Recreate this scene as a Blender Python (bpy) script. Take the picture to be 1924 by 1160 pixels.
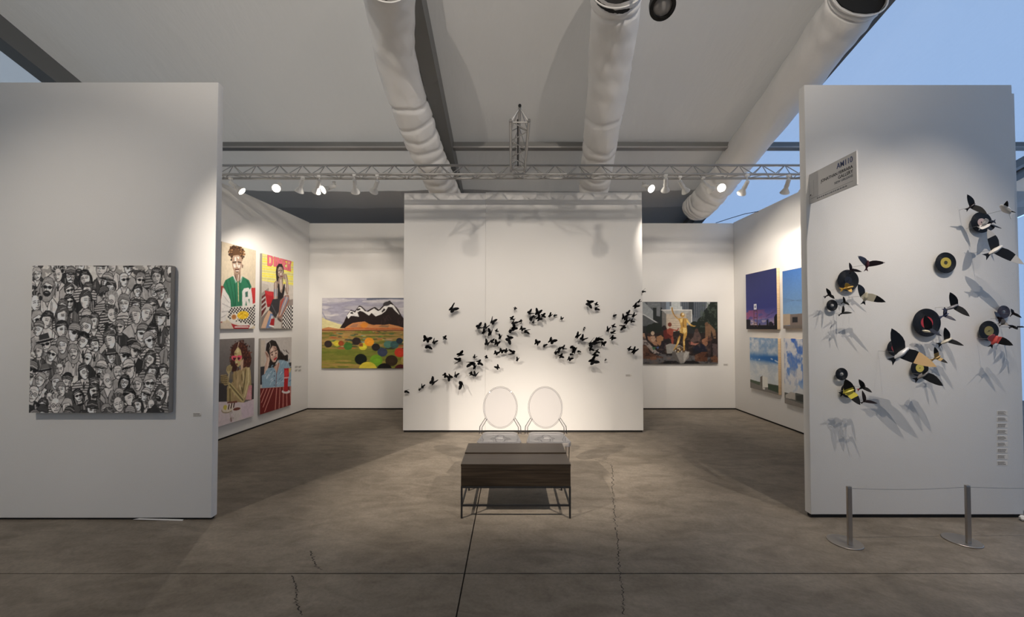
import bpy, bmesh, math, random
import numpy as np
from mathutils import Vector, Matrix

for o in list(bpy.data.objects):
    bpy.data.objects.remove(o, do_unlink=True)
scene = bpy.context.scene
C = scene.collection
random.seed(7)
R = math.radians

# ------------------------------------------------------------------ camera
F, CX, PPY, PITCH, CAMZ = 740.0, 962.0, 599.5, R(1.2), 1.61
cam_d = bpy.data.cameras.new('camera')
cam = bpy.data.objects.new('camera', cam_d)
C.objects.link(cam)
cam.location = (0, 0, CAMZ)
cam.rotation_euler = (R(90) + PITCH, 0, 0)
cam_d.sensor_width = 36.0
cam_d.lens = F / 1924 * 36.0
cam_d.shift_y = 19.5 / 1924
cam_d.clip_start = 0.05
scene.camera = cam

# ------------------------------------------------------------------ sky, exposure
world = bpy.data.worlds.new('sky')
scene.world = world
world.use_nodes = True
bg = world.node_tree.nodes['Background']
bg.inputs['Color'].default_value = (0.36, 0.60, 1.0, 1)
bg.inputs['Strength'].default_value = 1.35
vs = scene.view_settings
vs.view_transform = 'Standard'
vs.look = 'None'
vs.exposure = 0.40
vs.gamma = 1.0
vs.use_curve_mapping = False
scene.cycles.transparent_max_bounces = 32

# lamp powers (the lamps themselves are built further down)
P_LEFTPANEL, P_RIGHTPANEL, P_CENTRE, P_TRUSS, P_FRONT, P_AISLE, P_ROOFFILL = 235, 205, 275, 44, 55, 2000, 200
WARM = (1.0, 0.89, 0.77)


def U(x, y, Y):
    """point at distance Y in front of the camera seen at photo position x, y"""
    u, v = (x - CX) / F, (PPY - y) / F
    t = Y / (math.cos(PITCH) - v * math.sin(PITCH))
    return Vector((u * t, Y, CAMZ + t * (math.sin(PITCH) + v * math.cos(PITCH))))


def on_plane(x, y, P0, d):
    """hit on the vertical plane through P0 (xy) along d (xy): returns distance along d, height"""
    p = U(x, y, 1.0)
    rx, ry, rz = p.x, 1.0, p.z - CAMZ
    # t*(rx,ry) = P0 + k*d
    det = rx * (-d[1]) - (-d[0]) * ry
    t = (P0[0] * (-d[1]) - (-d[0]) * P0[1]) / det
    k = (rx * P0[1] - ry * P0[0]) / det
    return k, CAMZ + t * rz


# ------------------------------------------------------------------ helpers
def srgb(r, g, b):
    def f(c):
        c = c / 255.0
        return c / 12.92 if c <= 0.04045 else ((c + 0.055) / 1.055) ** 2.4
    return (f(r), f(g), f(b), 1.0)


def obj(name, me, mat=None, parent=None):
    if isinstance(me, bmesh.types.BMesh):
        bm = me
        bmesh.ops.recalc_face_normals(bm, faces=bm.faces)
        me = bpy.data.meshes.new(name)
        bm.to_mesh(me)
        bm.free()
    o = bpy.data.objects.new(name, me)
    C.objects.link(o)
    if mat is not None and not me.materials:
        me.materials.append(mat)
    if parent is not None:
        o.parent = parent
    return o


def tag(o, label, cat, group=None):
    o['label'] = label
    o['category'] = cat
    if group:
        o['group'] = group
    return o


def thing(name, label, cat, loc=(0, 0, 0), rotz=0, group=None):
    o = bpy.data.objects.new(name, None)
    o.empty_display_size = 0.1
    C.objects.link(o)
    o.location = loc
    o.rotation_euler = (0, 0, rotz)
    if label:
        tag(o, label, cat, group)
    return o


def struct(o):
    o['kind'] = 'structure'
    return o


def smooth(o, angle=40):
    for p in o.data.polygons:
        p.use_smooth = True
    try:
        o.data.set_sharp_from_angle(angle=R(angle))
    except Exception:
        pass
    return o


def box(bm, x0, x1, y0, y1, z0, z1, bevel=0.0, seg=2):
    vs_ = [bm.verts.new(p) for p in ((x0, y0, z0), (x1, y0, z0), (x1, y1, z0), (x0, y1, z0),
                                     (x0, y0, z1), (x1, y0, z1), (x1, y1, z1), (x0, y1, z1))]
    fs = [bm.faces.new([vs_[i] for i in f]) for f in
          ((0, 3, 2, 1), (4, 5, 6, 7), (0, 1, 5, 4), (1, 2, 6, 5), (2, 3, 7, 6), (3, 0, 4, 7))]
    if bevel > 0:
        es = {e for f in fs for e in f.edges}
        bmesh.ops.bevel(bm, geom=list(es), offset=bevel, segments=seg, affect='EDGES', profile=0.5)
    return bm


def boxm(*a, **k):
    return box(bmesh.new(), *a, **k)


def frame_of(d):
    d = Vector(d).normalized()
    a = Vector((0, 0, 1)) if abs(d.z) < 0.9 else Vector((1, 0, 0))
    x = d.cross(a).normalized()
    return x, d.cross(x).normalized()


def tube(bm, pts, rad, n=10, caps=True, flat=1.0):
    """tube along points; rad may be a number or one per point"""
    pts = [Vector(p) for p in pts]
    if not hasattr(rad, '__len__'):
        rad = [rad] * len(pts)
    rings = []
    x = None
    for i, p in enumerate(pts):
        d = (pts[min(i + 1, len(pts) - 1)] - pts[max(i - 1, 0)]).normalized()
        if x is None:
            x, y = frame_of(d)
        else:
            x = (x - d * x.dot(d)).normalized()
            y = d.cross(x)
        rings.append([bm.verts.new(p + (x * math.cos(2 * math.pi * k / n) + y * math.sin(2 * math.pi * k / n) * flat) * rad[i])
                      for k in range(n)])
    for a, b in zip(rings, rings[1:]):
        for k in range(n):
            bm.faces.new((a[k], a[(k + 1) % n], b[(k + 1) % n], b[k]))
    if caps:
        bm.faces.new(rings[0][::-1])
        bm.faces.new(rings[-1])
    return bm


def tubem(*a, **k):
    return tube(bmesh.new(), *a, **k)


def lathe(bm, profile, origin=(0, 0, 0), axis=(0, 0, 1), n=24):
    """profile of (radius, distance along axis); radius 0 closes the shape"""
    o, a = Vector(origin), Vector(axis).normalized()
    x, y = frame_of(a)
    rings = []
    for r, h in profile:
        if r < 1e-6:
            rings.append([bm.verts.new(o + a * h)])
        else:
            rings.append([bm.verts.new(o + a * h + (x * math.cos(2 * math.pi * k / n) + y * math.sin(2 * math.pi * k / n)) * r) for k in range(n)])
    for p, q in zip(rings, rings[1:]):
        for k in range(n):
            k2 = (k + 1) % n
            if len(p) == 1 and len(q) > 1:
                bm.faces.new((p[0], q[k2], q[k]))
            elif len(q) == 1 and len(p) > 1:
                bm.faces.new((p[k], p[k2], q[0]))
            elif len(p) > 1:
                bm.faces.new((p[k], p[k2], q[k2], q[k]))
    return bm


def lathem(*a, **k):
    return lathe(bmesh.new(), *a, **k)


def plate(bm, pts, thick, up):
    """a closed outline (3-D points) given thickness along up (centred)"""
    up = Vector(up).normalized() * thick / 2
    a = [bm.verts.new(Vector(p) + up) for p in pts]
    b = [bm.verts.new(Vector(p) - up) for p in pts]
    bm.faces.new(a)
    bm.faces.new(b[::-1])
    n = len(pts)
    for i in range(n):
        bm.faces.new((a[i], b[i], b[(i + 1) % n], a[(i + 1) % n]))
    return bm


# ------------------------------------------------------------------ materials
def mat(name, col, rough=0.6, metal=0.0, spec=0.5, bump=None, var=None, coat=0.0):
    m = bpy.data.materials.new(name)
    m.use_nodes = True
    nt = m.node_tree
    p = nt.nodes['Principled BSDF']
    p.inputs['Base Color'].default_value = col
    p.inputs['Roughness'].default_value = rough
    p.inputs['Metallic'].default_value = metal
    p.inputs['Specular IOR Level'].default_value = spec
    p.inputs['Coat Weight'].default_value = coat
    tc = nt.nodes.new('ShaderNodeTexCoord')
    if var:                      # (scale, amount[, stretch])
        mp = nt.nodes.new('ShaderNodeMapping')
        mp.inputs['Scale'].default_value = var[2] if len(var) > 2 else (1, 1, 1)
        nz = nt.nodes.new('ShaderNodeTexNoise')
        nz.inputs['Scale'].default_value = var[0]
        nz.inputs['Detail'].default_value = 6
        rp = nt.nodes.new('ShaderNodeMapRange')
        rp.inputs['From Min'].default_value = 0.3
        rp.inputs['From Max'].default_value = 0.7
        rp.inputs['To Min'].default_value = 1 - var[1]
        rp.inputs['To Max'].default_value = 1 + var[1]
        mx = nt.nodes.new('ShaderNodeVectorMath')
        mx.operation = 'MULTIPLY'
        mx.inputs[0].default_value = col[:3]
        nt.links.new(tc.outputs['Object'], mp.inputs[0])
        nt.links.new(mp.outputs[0], nz.inputs['Vector'])
        nt.links.new(nz.outputs[0], rp.inputs[0])
        nt.links.new(rp.outputs[0], mx.inputs[1])
        nt.links.new(mx.outputs[0], p.inputs['Base Color'])
    if bump:                     # (scale, strength)
        nz = nt.nodes.new('ShaderNodeTexNoise')
        nz.inputs['Scale'].default_value = bump[0]
        nz.inputs['Detail'].default_value = 4
        bp = nt.nodes.new('ShaderNodeBump')
        bp.inputs['Strength'].default_value = bump[1]
        bp.inputs['Distance'].default_value = 0.01
        nt.links.new(tc.outputs['Object'], nz.inputs['Vector'])
        nt.links.new(nz.outputs[0], bp.inputs['Height'])
        nt.links.new(bp.outputs[0], p.inputs['Normal'])
    return m


def emit_mat(name, col, strength):
    m = bpy.data.materials.new(name)
    m.use_nodes = True
    p = m.node_tree.nodes['Principled BSDF']
    p.inputs['Base Color'].default_value = (0.8, 0.8, 0.8, 1)
    p.inputs['Emission Color'].default_value = col
    p.inputs['Emission Strength'].default_value = strength
    return m


def fabric_mat(name, col, trans, tcol):
    """tent cloth: diffuse cloth that lets a share of the daylight through"""
    m = bpy.data.materials.new(name)
    m.use_nodes = True
    nt = m.node_tree
    nt.nodes.remove(nt.nodes['Principled BSDF'])
    out = nt.nodes['Material Output']
    d = nt.nodes.new('ShaderNodeBsdfDiffuse')
    d.inputs['Color'].default_value = col
    t = nt.nodes.new('ShaderNodeBsdfTranslucent')
    t.inputs['Color'].default_value = tcol
    mx = nt.nodes.new('ShaderNodeMixShader')
    mx.inputs[0].default_value = trans
    tc = nt.nodes.new('ShaderNodeTexCoord')
    mp = nt.nodes.new('ShaderNodeMapping')
    mp.inputs['Scale'].default_value = (1.6, 0.5, 1.0)
    mp.inputs['Rotation'].default_value = (0, 0, 0.35)
    nz = nt.nodes.new('ShaderNodeTexNoise')
    nz.inputs['Scale'].default_value = 2.2
    nz.inputs['Detail'].default_value = 5
    bp = nt.nodes.new('ShaderNodeBump')
    bp.inputs['Strength'].default_value = 0.35
    bp.inputs['Distance'].default_value = 0.06
    L = nt.links.new
    L(tc.outputs['Object'], mp.inputs[0])
    L(mp.outputs[0], nz.inputs['Vector'])
    L(nz.outputs[0], bp.inputs['Height'])
    L(bp.outputs[0], d.inputs['Normal'])
    L(bp.outputs[0], t.inputs['Normal'])
    L(d.outputs[0], mx.inputs[1])
    L(t.outputs[0], mx.inputs[2])
    L(mx.outputs[0], out.inputs['Surface'])
    return m


def clear_mat(name, haze=0.0):
    """clear polycarbonate"""
    m = bpy.data.materials.new(name)
    m.use_nodes = True
    nt = m.node_tree
    nt.nodes.remove(nt.nodes['Principled BSDF'])
    out = nt.nodes['Material Output']
    t = nt.nodes.new('ShaderNodeBsdfTransparent')
    g = nt.nodes.new('ShaderNodeBsdfGlossy')
    g.inputs['Roughness'].default_value = 0.03
    fr = nt.nodes.new('ShaderNodeFresnel')
    fr.inputs['IOR'].default_value = 1.5
    lw = nt.nodes.new('ShaderNodeLayerWeight')
    lw.inputs['Blend'].default_value = 0.35
    rp = nt.nodes.new('ShaderNodeValToRGB')
    rp.color_ramp.elements[0].color = (0.965, 0.96, 0.97, 1)
    rp.color_ramp.elements[1].color = (0.80, 0.79, 0.82, 1)
    rp.color_ramp.elements[1].position = 1.0
    mx = nt.nodes.new('ShaderNodeMixShader')
    L = nt.links.new
    L(lw.outputs['Facing'], rp.inputs[0])
    L(rp.outputs[0], t.inputs['Color'])
    L(fr.outputs[0], mx.inputs[0])
    L(t.outputs[0], mx.inputs[1])
    L(g.outputs[0], mx.inputs[2])
    if haze:                     # white mixed in, standing for light the seat reflects
        df = nt.nodes.new('ShaderNodeBsdfDiffuse')
        df.inputs['Color'].default_value = (0.85, 0.84, 0.86, 1)
        m2 = nt.nodes.new('ShaderNodeMixShader')
        m2.inputs[0].default_value = haze
        L(mx.outputs[0], m2.inputs[1])
        L(df.outputs[0], m2.inputs[2])
        mx = m2
    L(mx.outputs[0], out.inputs['Surface'])
    return m


def concrete_mat():
    m = bpy.data.materials.new('concrete')
    m.use_nodes = True
    nt = m.node_tree
    p = nt.nodes['Principled BSDF']
    tc = nt.nodes.new('ShaderNodeTexCoord')
    L = nt.links.new

    def noise(scale, stretch, detail=8, dist=0.0):
        mp = nt.nodes.new('ShaderNodeMapping')
        mp.inputs['Scale'].default_value = stretch
        mp.inputs['Rotation'].default_value = (0, 0, 0.5)
        n = nt.nodes.new('ShaderNodeTexNoise')
        n.inputs['Scale'].default_value = scale
        n.inputs['Detail'].default_value = detail
        n.inputs['Roughness'].default_value = 0.62
        n.inputs['Distortion'].default_value = dist
        L(tc.outputs['Object'], mp.inputs[0])
        L(mp.outputs[0], n.inputs['Vector'])
        return n

    def ramp(src, a, b, c0, c1):
        r = nt.nodes.new('ShaderNodeValToRGB')
        r.color_ramp.elements[0].position = a
        r.color_ramp.elements[1].position = b
        r.color_ramp.elements[0].color = (*c0, 1)
        r.color_ramp.elements[1].color = (*c1, 1)
        L(src.outputs[0], r.inputs[0])
        return r

    def mul(a, b):
        v = nt.nodes.new('ShaderNodeVectorMath')
        v.operation = 'MULTIPLY'
        L(a.outputs[0], v.inputs[0])
        L(b.outputs[0], v.inputs[1])
        return v
    base = ramp(noise(0.9, (1, 1, 1), 6, 0.4), 0.3, 0.72, srgb(106, 98, 87)[:3], srgb(134, 125, 113)[:3])
    fine = ramp(noise(9.0, (1, 1.6, 1), 10), 0.25, 0.75, (0.84,) * 3, (1.12,) * 3)
    blot = ramp(noise(2.3, (1, 2.3, 1), 9, 1.2), 0.34, 0.56, (0.76, 0.745, 0.73), (1.04, 1.04, 1.04))
    speck = ramp(noise(45.0, (1, 1, 1), 6), 0.3, 0.6, (0.86,) * 3, (1.05,) * 3)
    c = mul(mul(base, fine), mul(blot, speck))
    L(c.outputs[0], p.inputs['Base Color'])
    p.inputs['Roughness'].default_value = 0.62
    p.inputs['Specular IOR Level'].default_value = 0.3
    bp = nt.nodes.new('ShaderNodeBump')
    bp.inputs['Strength'].default_value = 0.25
    bp.inputs['Distance'].default_value = 0.004
    L(noise(30.0, (1, 1, 1), 8).outputs[0], bp.inputs['Height'])
    L(bp.outputs[0], p.inputs['Normal'])
    return m


def wood_mat(name, c0, c1, axis='x'):
    m = bpy.data.materials.new(name)
    m.use_nodes = True
    nt = m.node_tree
    p = nt.nodes['Principled BSDF']
    tc = nt.nodes.new('ShaderNodeTexCoord')
    mp = nt.nodes.new('ShaderNodeMapping')
    mp.inputs['Scale'].default_value = {'x': (1.2, 30, 30), 'z': (30, 30, 1.2)}[axis]
    n = nt.nodes.new('ShaderNodeTexNoise')
    n.inputs['Scale'].default_value = 2.0
    n.inputs['Detail'].default_value = 7
    r = nt.nodes.new('ShaderNodeValToRGB')
    r.color_ramp.elements[0].position = 0.3
    r.color_ramp.elements[1].position = 0.7
    r.color_ramp.elements[0].color = c0
    r.color_ramp.elements[1].color = c1
    L = nt.links.new
    L(tc.outputs['Object'], mp.inputs[0])
    L(mp.outputs[0], n.inputs['Vector'])
    L(n.outputs[0], r.inputs[0])
    L(r.outputs[0], p.inputs['Base Color'])
    p.inputs['Roughness'].default_value = 0.32
    return m


def attr_mat(name, rough=0.55, bumpscale=160):
    m = bpy.data.materials.new(name)
    m.use_nodes = True
    nt = m.node_tree
    p = nt.nodes['Principled BSDF']
    a = nt.nodes.new('ShaderNodeAttribute')
    a.attribute_name = 'paint'
    nt.links.new(a.outputs['Color'], p.inputs['Base Color'])
    p.inputs['Roughness'].default_value = rough
    p.inputs['Specular IOR Level'].default_value = 0.3
    tc = nt.nodes.new('ShaderNodeTexCoord')
    nz = nt.nodes.new('ShaderNodeTexNoise')
    nz.inputs['Scale'].default_value = bumpscale
    bp = nt.nodes.new('ShaderNodeBump')
    bp.inputs['Strength'].default_value = 0.15
    bp.inputs['Distance'].default_value = 0.002
    nt.links.new(tc.outputs['Object'], nz.inputs['Vector'])
    nt.links.new(nz.outputs[0], bp.inputs['Height'])
    nt.links.new(bp.outputs[0], p.inputs['Normal'])
    return m


M = dict(
    wall=mat('wall_paint', (0.80, 0.785, 0.76, 1), 0.85, spec=0.2, bump=(170, 0.12), var=(0.8, 0.025)),
    dark=mat('dark_base', (0.015, 0.014, 0.013, 1), 0.9),
    concrete=concrete_mat(),
    crack=mat('crack_dark', (0.035, 0.03, 0.026, 1), 0.95),
    lined=fabric_mat('lined_tent_cloth', (0.66, 0.655, 0.65, 1), 0.235, (1.0, 0.585, 0.33, 1)),
    eave_shade=fabric_mat('eave_shade_tent_cloth', (0.45, 0.43, 0.41, 1), 0.004, (0.8, 0.8, 0.8, 1)),  # tent cloth darkened to stand in for shade at the eave
    eave_halfshade=fabric_mat('eave_halfshade_tent_cloth', (0.54, 0.53, 0.52, 1), 0.02, (1.0, 0.62, 0.38, 1)),  # same cloth part darkened, first step of the eave shade
    lined_c=fabric_mat('heavier_lined_tent_cloth', (0.66, 0.655, 0.65, 1), 0.11, (1.0, 0.585, 0.33, 1)),
    halfcloth=fabric_mat('half_lined_tent_cloth', (0.66, 0.655, 0.65, 1), 0.34, (1.0, 0.72, 0.52, 1)),
    clearcloth=fabric_mat('translucent_tent_cloth', (0.62, 0.64, 0.67, 1), 0.42, (0.98, 0.90, 0.88, 1)),
    alu=mat('aluminium', (0.46, 0.45, 0.44, 1), 0.42, 0.7, bump=(60, 0.05)),
    rafter=mat('rafter_aluminium', (0.20, 0.20, 0.195, 1), 0.5, 0.25),
    purlin=mat('purlin_aluminium', (0.36, 0.35, 0.345, 1), 0.5, 0.3),
    duct=mat('duct_sleeve', (0.88, 0.865, 0.84, 1), 0.5, spec=0.3, bump=(6, 0.7)),
    ductin=mat('duct_inside_shade', (0.02, 0.02, 0.02, 1), 0.9),
    lampwhite=mat('lamp_white', (0.82, 0.80, 0.76, 1), 0.4),
    glow=emit_mat('lamp_glow', (1.0, 0.93, 0.82, 1), 9.0),
    black=mat('black_paint', (0.012, 0.012, 0.012, 1), 0.45),
    lens=mat('lens_grey', (0.42, 0.40, 0.38, 1), 0.12, coat=0.6),
    card=mat('black_card', (0.004, 0.004, 0.005, 1), 0.7, spec=0.1),
    vinyl=mat('black_vinyl', (0.008, 0.008, 0.009, 1), 0.5, spec=0.3),
    steel=mat('brushed_steel', (0.40, 0.37, 0.34, 1), 0.35, 0.9),
    wire=mat('thin_wire', (0.30, 0.29, 0.28, 1), 0.45, 0.6),
    clear=clear_mat('clear_polycarbonate'),
    seat_sheen=clear_mat('sheen_polycarbonate', 0.11),  # clear plastic with reflected light mixed in as white
    bench=wood_mat('dark_stained_wood', srgb(30, 24, 18), srgb(54, 45, 36)),
    iron=mat('black_iron', (0.012, 0.012, 0.013, 1), 0.5, 0.2),
    paint=attr_mat('oil_paint', 0.6),
    canvas_side=mat('raw_canvas_edge', srgb(150, 144, 136), 0.8, bump=(120, 0.2)),
    pale_side=mat('painted_edge', srgb(198, 194, 188), 0.8),
    wood_side=wood_mat('birch_edge', srgb(196, 168, 132), srgb(222, 196, 160), 'z'),
    paper=mat('label_paper', srgb(222, 218, 212), 0.8),
    print=mat('grey_print', srgb(120, 117, 114), 0.8),
    signwhite=mat('sign_board', srgb(212, 210, 208), 0.5),
    signblue=mat('sign_blue', srgb(40, 62, 120), 0.5),
    signblack=mat('sign_black', srgb(26, 26, 30), 0.5),
    signgrey=mat('sign_grey', srgb(120, 122, 128), 0.5),
)

# ------------------------------------------------------------------ floor
YJ, XJ = 2.608, -0.31           # saw-cut joints
floor = struct(obj('floor', boxm(-11.2, 11.2, -9.0, 11.2, -0.12, -0.012), M['dark']))
for (x0, x1) in ((-11.2, XJ - 0.004), (XJ + 0.004, 11.2)):
    for (y0, y1) in ((-9.0, YJ - 0.004), (YJ + 0.004, 11.2)):
        obj('slab', boxm(x0, x1, y0, y1, -0.10, 0.0, bevel=0.002, seg=1), M['concrete'], floor)


def crack(pts, w):
    bm = bmesh.new()
    P = []
    rnd = random.Random(len(pts) * 31 + int(w * 1e5))
    for (a, b) in zip(pts, pts[1:]):
        n = 22
        for i in range(n):
            t = i / n
            P.append(Vector((a[0] + (b[0] - a[0]) * t + rnd.gauss(0, 0.007), a[1] + (b[1] - a[1]) * t, 0.0006)))
    for i in range(len(P) - 1):
        w0, w1 = w * (0.5 + rnd.random()), w * (0.5 + rnd.random())
        a, b = P[i], P[i + 1]
        bm.faces.new([bm.verts.new(p) for p in (a - Vector((w0, 0, 0)), a + Vector((w0, 0, 0)), b + Vector((w0, 0, 0)), b - Vector((w0, 0, 0)))])
    return obj('crack', bm, M['crack'], floor)


def FL(x, y):
    p = U(x, y, 1.0)
    t = CAMZ / (CAMZ - p.z)
    return (p.x * t, t)


crack([FL(1149, 872), FL(1152, 925), FL(1155, 975), FL(1162, 1025), FL(1163, 1070), FL(1171, 1120), FL(1172, 1158)], 0.0030)
crack([FL(1105, 860), FL(1149, 872)], 0.0022)
crack([FL(583, 1035), FL(592, 1062), FL(604, 1072)], 0.004)
crack([FL(548, 1082), FL(558, 1105), FL(556, 1130), FL(566, 1158)], 0.004)
crack([FL(1157, 972), FL(1210, 985)], 0.0015)

# ------------------------------------------------------------------ walls
WH = 3.68


def wall(name, P0, P1, thick, panels, height=WH, gap=0.026, side=1):
    """P0->P1 runs along the seen face; the body lies behind it; panels = list of (from, to, extra height)"""
    P0, P1 = Vector((*P0, 0)), Vector((*P1, 0))
    L_ = (P1 - P0).length
    root = struct(obj(name, boxm(0.012, L_ - 0.012, 0.014, thick - 0.014, 0, gap + 0.01), M['dark']))
    root.location = P0
    root.rotation_euler = (0, 0, math.atan2(P1.y - P0.y, P1.x - P0.x))
    for a, b, e in panels:
        bm = boxm(a * L_ + (0.0004 if a > 0 else 0), b * L_ - (0.0004 if b < 1 else 0), 0, thick, gap, height + e, bevel=0.005, seg=3)
        smooth(obj('panel', bm, M['wall'], root), 60)
    return root


YB, YC, YFL, YFR = 7.724, 6.053, 3.317, 3.352
XL0, XL1 = Vector((-4.305, 3.39)), Vector((-3.99, YB))       # side wall with the portraits
XR = 4.36
# seen from the booth: each wall's face line runs so that its body is behind (left-hand normal)
wall('wall_back', (-4.2, YB), (4.46, YB), 0.07, [(0, 0.40, 0), (0.40, 0.62, 0.004), (0.62, 1, 0)], height=3.66)
d = (XL1 - XL0).normalized()
wall('wall_left', (XL0.x, XL0.y), (XL1.x, XL1.y - 0.004), 0.07, [(0, 0.5, 0), (0.5, 1, 0.003)], height=3.67)
wall('wall_right', (XR, YB - 0.004), (XR, 3.43), 0.07, [(0, 0.5, 0), (0.5, 1, 0.003)], height=3.67)
xc0, xc1 = U(757, 800, YC).x, U(1209, 800, YC).x
cs = (U(912, 600, YC).x - xc0) / (xc1 - xc0)
wall('wall_centre', (xc0, YC), (xc1, YC), 0.09, [(0, cs, -0.004), (cs, 1, 0.008)], height=3.69, gap=0.03)
wall('wall_entrance_left', (-5.6, YFL), (U(403, 600, YFL).x, YFL), 0.065, [(0, 1, 0)], height=3.70, gap=0.018)
wall('wall_entrance_right', (U(1518, 600, YFR).x, YFR), (U(1913, 600, YFR).x, YFR), 0.07, [(0, 1, 0)], height=3.70, gap=0.03)
# torn strip of wall covering hanging at the foot of the entrance wall
bm = bmesh.new()
p = [U(262, 974.5, YFL - 0.004), U(345, 976.5, YFL - 0.006), U(343, 979, YFL - 0.008), U(250, 976.5, YFL - 0.005)]
plate(bm, p, 0.002, (0, 1, 0))
trim = obj('trim_1', bm, M['wall'])
struct(trim)

# ------------------------------------------------------------------ tent roof
SL, Z0 = 0.29, 6.54
YRIDGE, YEAVE, YFRONT = -1.0, 11.0, -9.0


def roofz(y):
    return Z0 - SL * y if y > YRIDGE else Z0 - SL * YRIDGE - SL * (YRIDGE - y)


ceiling = struct(obj('ceiling', boxm(-11.2, 11.2, YRIDGE - 0.06, YRIDGE + 0.06, roofz(YRIDGE) - 0.30, roofz(YRIDGE) - 0.02), M['purlin']))
RAFT = (-11.03, -6.03, -1.06, 3.97, 8.97)


def roof_panel(x0, x1, ya, yb, m):
    nx, ny = 14, 26
    bm = bmesh.new()
    g = [[None] * (ny + 1) for _ in range(nx + 1)]
    for i in range(nx + 1):
        for j in range(ny + 1):
            x, y = x0 + (x1 - x0) * i / nx, ya + (yb - ya) * j / ny
            sag = 0.05 * math.sin(math.pi * i / nx) ** 1 + 0.012 * math.sin(7 * x + 1.3 * y) * math.sin(math.pi * i / nx)
            g[i][j] = bm.verts.new((x, y, roofz(y) + 0.02 - sag))
    for i in range(nx):
        for j in range(ny):
            bm.faces.new((g[i][j], g[i + 1][j], g[i + 1][j + 1], g[i][j + 1]))
    return smooth(obj('roof_panel', bm, m, ceiling))


bays = [(-11.03, -6.03, M['halfcloth']), (-6.03, -1.02, M['lined']), (-1.02, 3.97, M['lined_c']), (3.97, 8.97, M['clearcloth']), (8.97, 11.2, M['lined'])]
YP = 6.39
for (x0, x1, m) in bays:
    if m in (M['lined'], M['lined_c']):          # darker strips of the same cloth: shade towards the eave put into the colour
        roof_panel(x0, x1, YP, 7.7, m)
        roof_panel(x0, x1, 7.7, 8.25, M['eave_halfshade'])
        roof_panel(x0, x1, 8.25, YEAVE, M['eave_shade'])
    else:
        roof_panel(x0, x1, YP, YEAVE, m)
    roof_panel(x0, x1, YRIDGE, YP, m)
    roof_panel(x0, x1, YFRONT, YRIDGE, M['lined'])


def beam(name, pts, w, h, m):
    bm = bmesh.new()
    a, b = pts
    vs_ = []
    for p in (a, b):
        vs_.append([bm.verts.new((p[0] + sx * w / 2, p[1], p[2] + dz)) for sx, dz in ((-1, 0), (1, 0), (1, -h), (-1, -h))])
    for k in range(4):
        bm.faces.new((vs_[0][k], vs_[0][(k + 1) % 4], vs_[1][(k + 1) % 4], vs_[1][k]))
    bm.faces.new(vs_[0][::-1])
    bm.faces.new(vs_[1])
    return obj(name, bm, m, ceiling)


for x in RAFT:
    beam('rafter', ((x, YRIDGE, roofz(YRIDGE) - 0.0), (x, YEAVE, roofz(YEAVE) - 0.0)), 0.20, 0.27, M['rafter'])
    beam('rafter', ((x, YFRONT, roofz(YFRONT)), (x, YRIDGE, roofz(YRIDGE))), 0.20, 0.27, M['rafter'])
    # keder rail along the lower edge
    beam('rail', ((x - 0.12, YRIDGE, roofz(YRIDGE) - 0.16), (x - 0.12, YEAVE, roofz(YEAVE) - 0.16)), 0.04, 0.05, M['purlin'])
for a, b in zip(RAFT, RAFT[1:]):
    for yy in (YP, 2.2):
        obj('purlin', boxm(a + 0.101, b - 0.101, yy - 0.035, yy + 0.035, roofz(yy) - 0.135, roofz(yy) - 0.055, bevel=0.006), M['rafter'], ceiling)
        obj('purlin_flange', boxm(a + 0.101, b - 0.101, yy - 0.06, yy + 0.06, roofz(yy) - 0.165, roofz(yy) - 0.137, bevel=0.004), M['purlin'], ceiling)

# cloth side walls of the tent
def sheet(name, pts, m):
    bm = bmesh.new()
    bm.faces.new([bm.verts.new(p) for p in pts])
    return struct(obj(name, bm, m))


sheet('wall_tent_right', [(11.2, YFRONT, 0), (11.2, YEAVE, 0), (11.2, YEAVE, roofz(YEAVE)), (11.2, YRIDGE, roofz(YRIDGE)), (11.2, YFRONT, roofz(YFRONT))], M['clearcloth'])
sheet('wall_tent_left', [(-11.03, YFRONT, 0), (-11.03, YEAVE, 0), (-11.03, YEAVE, roofz(YEAVE)), (-11.03, YRIDGE, roofz(YRIDGE)), (-11.03, YFRONT, roofz(YFRONT))], M['halfcloth'])
sheet('wall_tent_back', [(-11.03, YEAVE, 0), (11.2, YEAVE, 0), (11.2, YEAVE, roofz(YEAVE)), (-11.03, YEAVE, roofz(YEAVE))], M['eave_shade'])
sheet('wall_tent_front', [(-11.03, YFRONT, 0), (11.2, YFRONT, 0), (11.2, YFRONT, roofz(YFRONT)), (-11.03, YFRONT, roofz(YFRONT))], M['lined'])
# white wall of the booth across the aisle, behind the viewer
wall('wall_opposite', (6.5, -5.2), (-6.5, -5.2), 0.07, [(0, 0.33, 0), (0.33, 0.66, 0), (0.66, 1, 0)], height=3.66)

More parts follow.
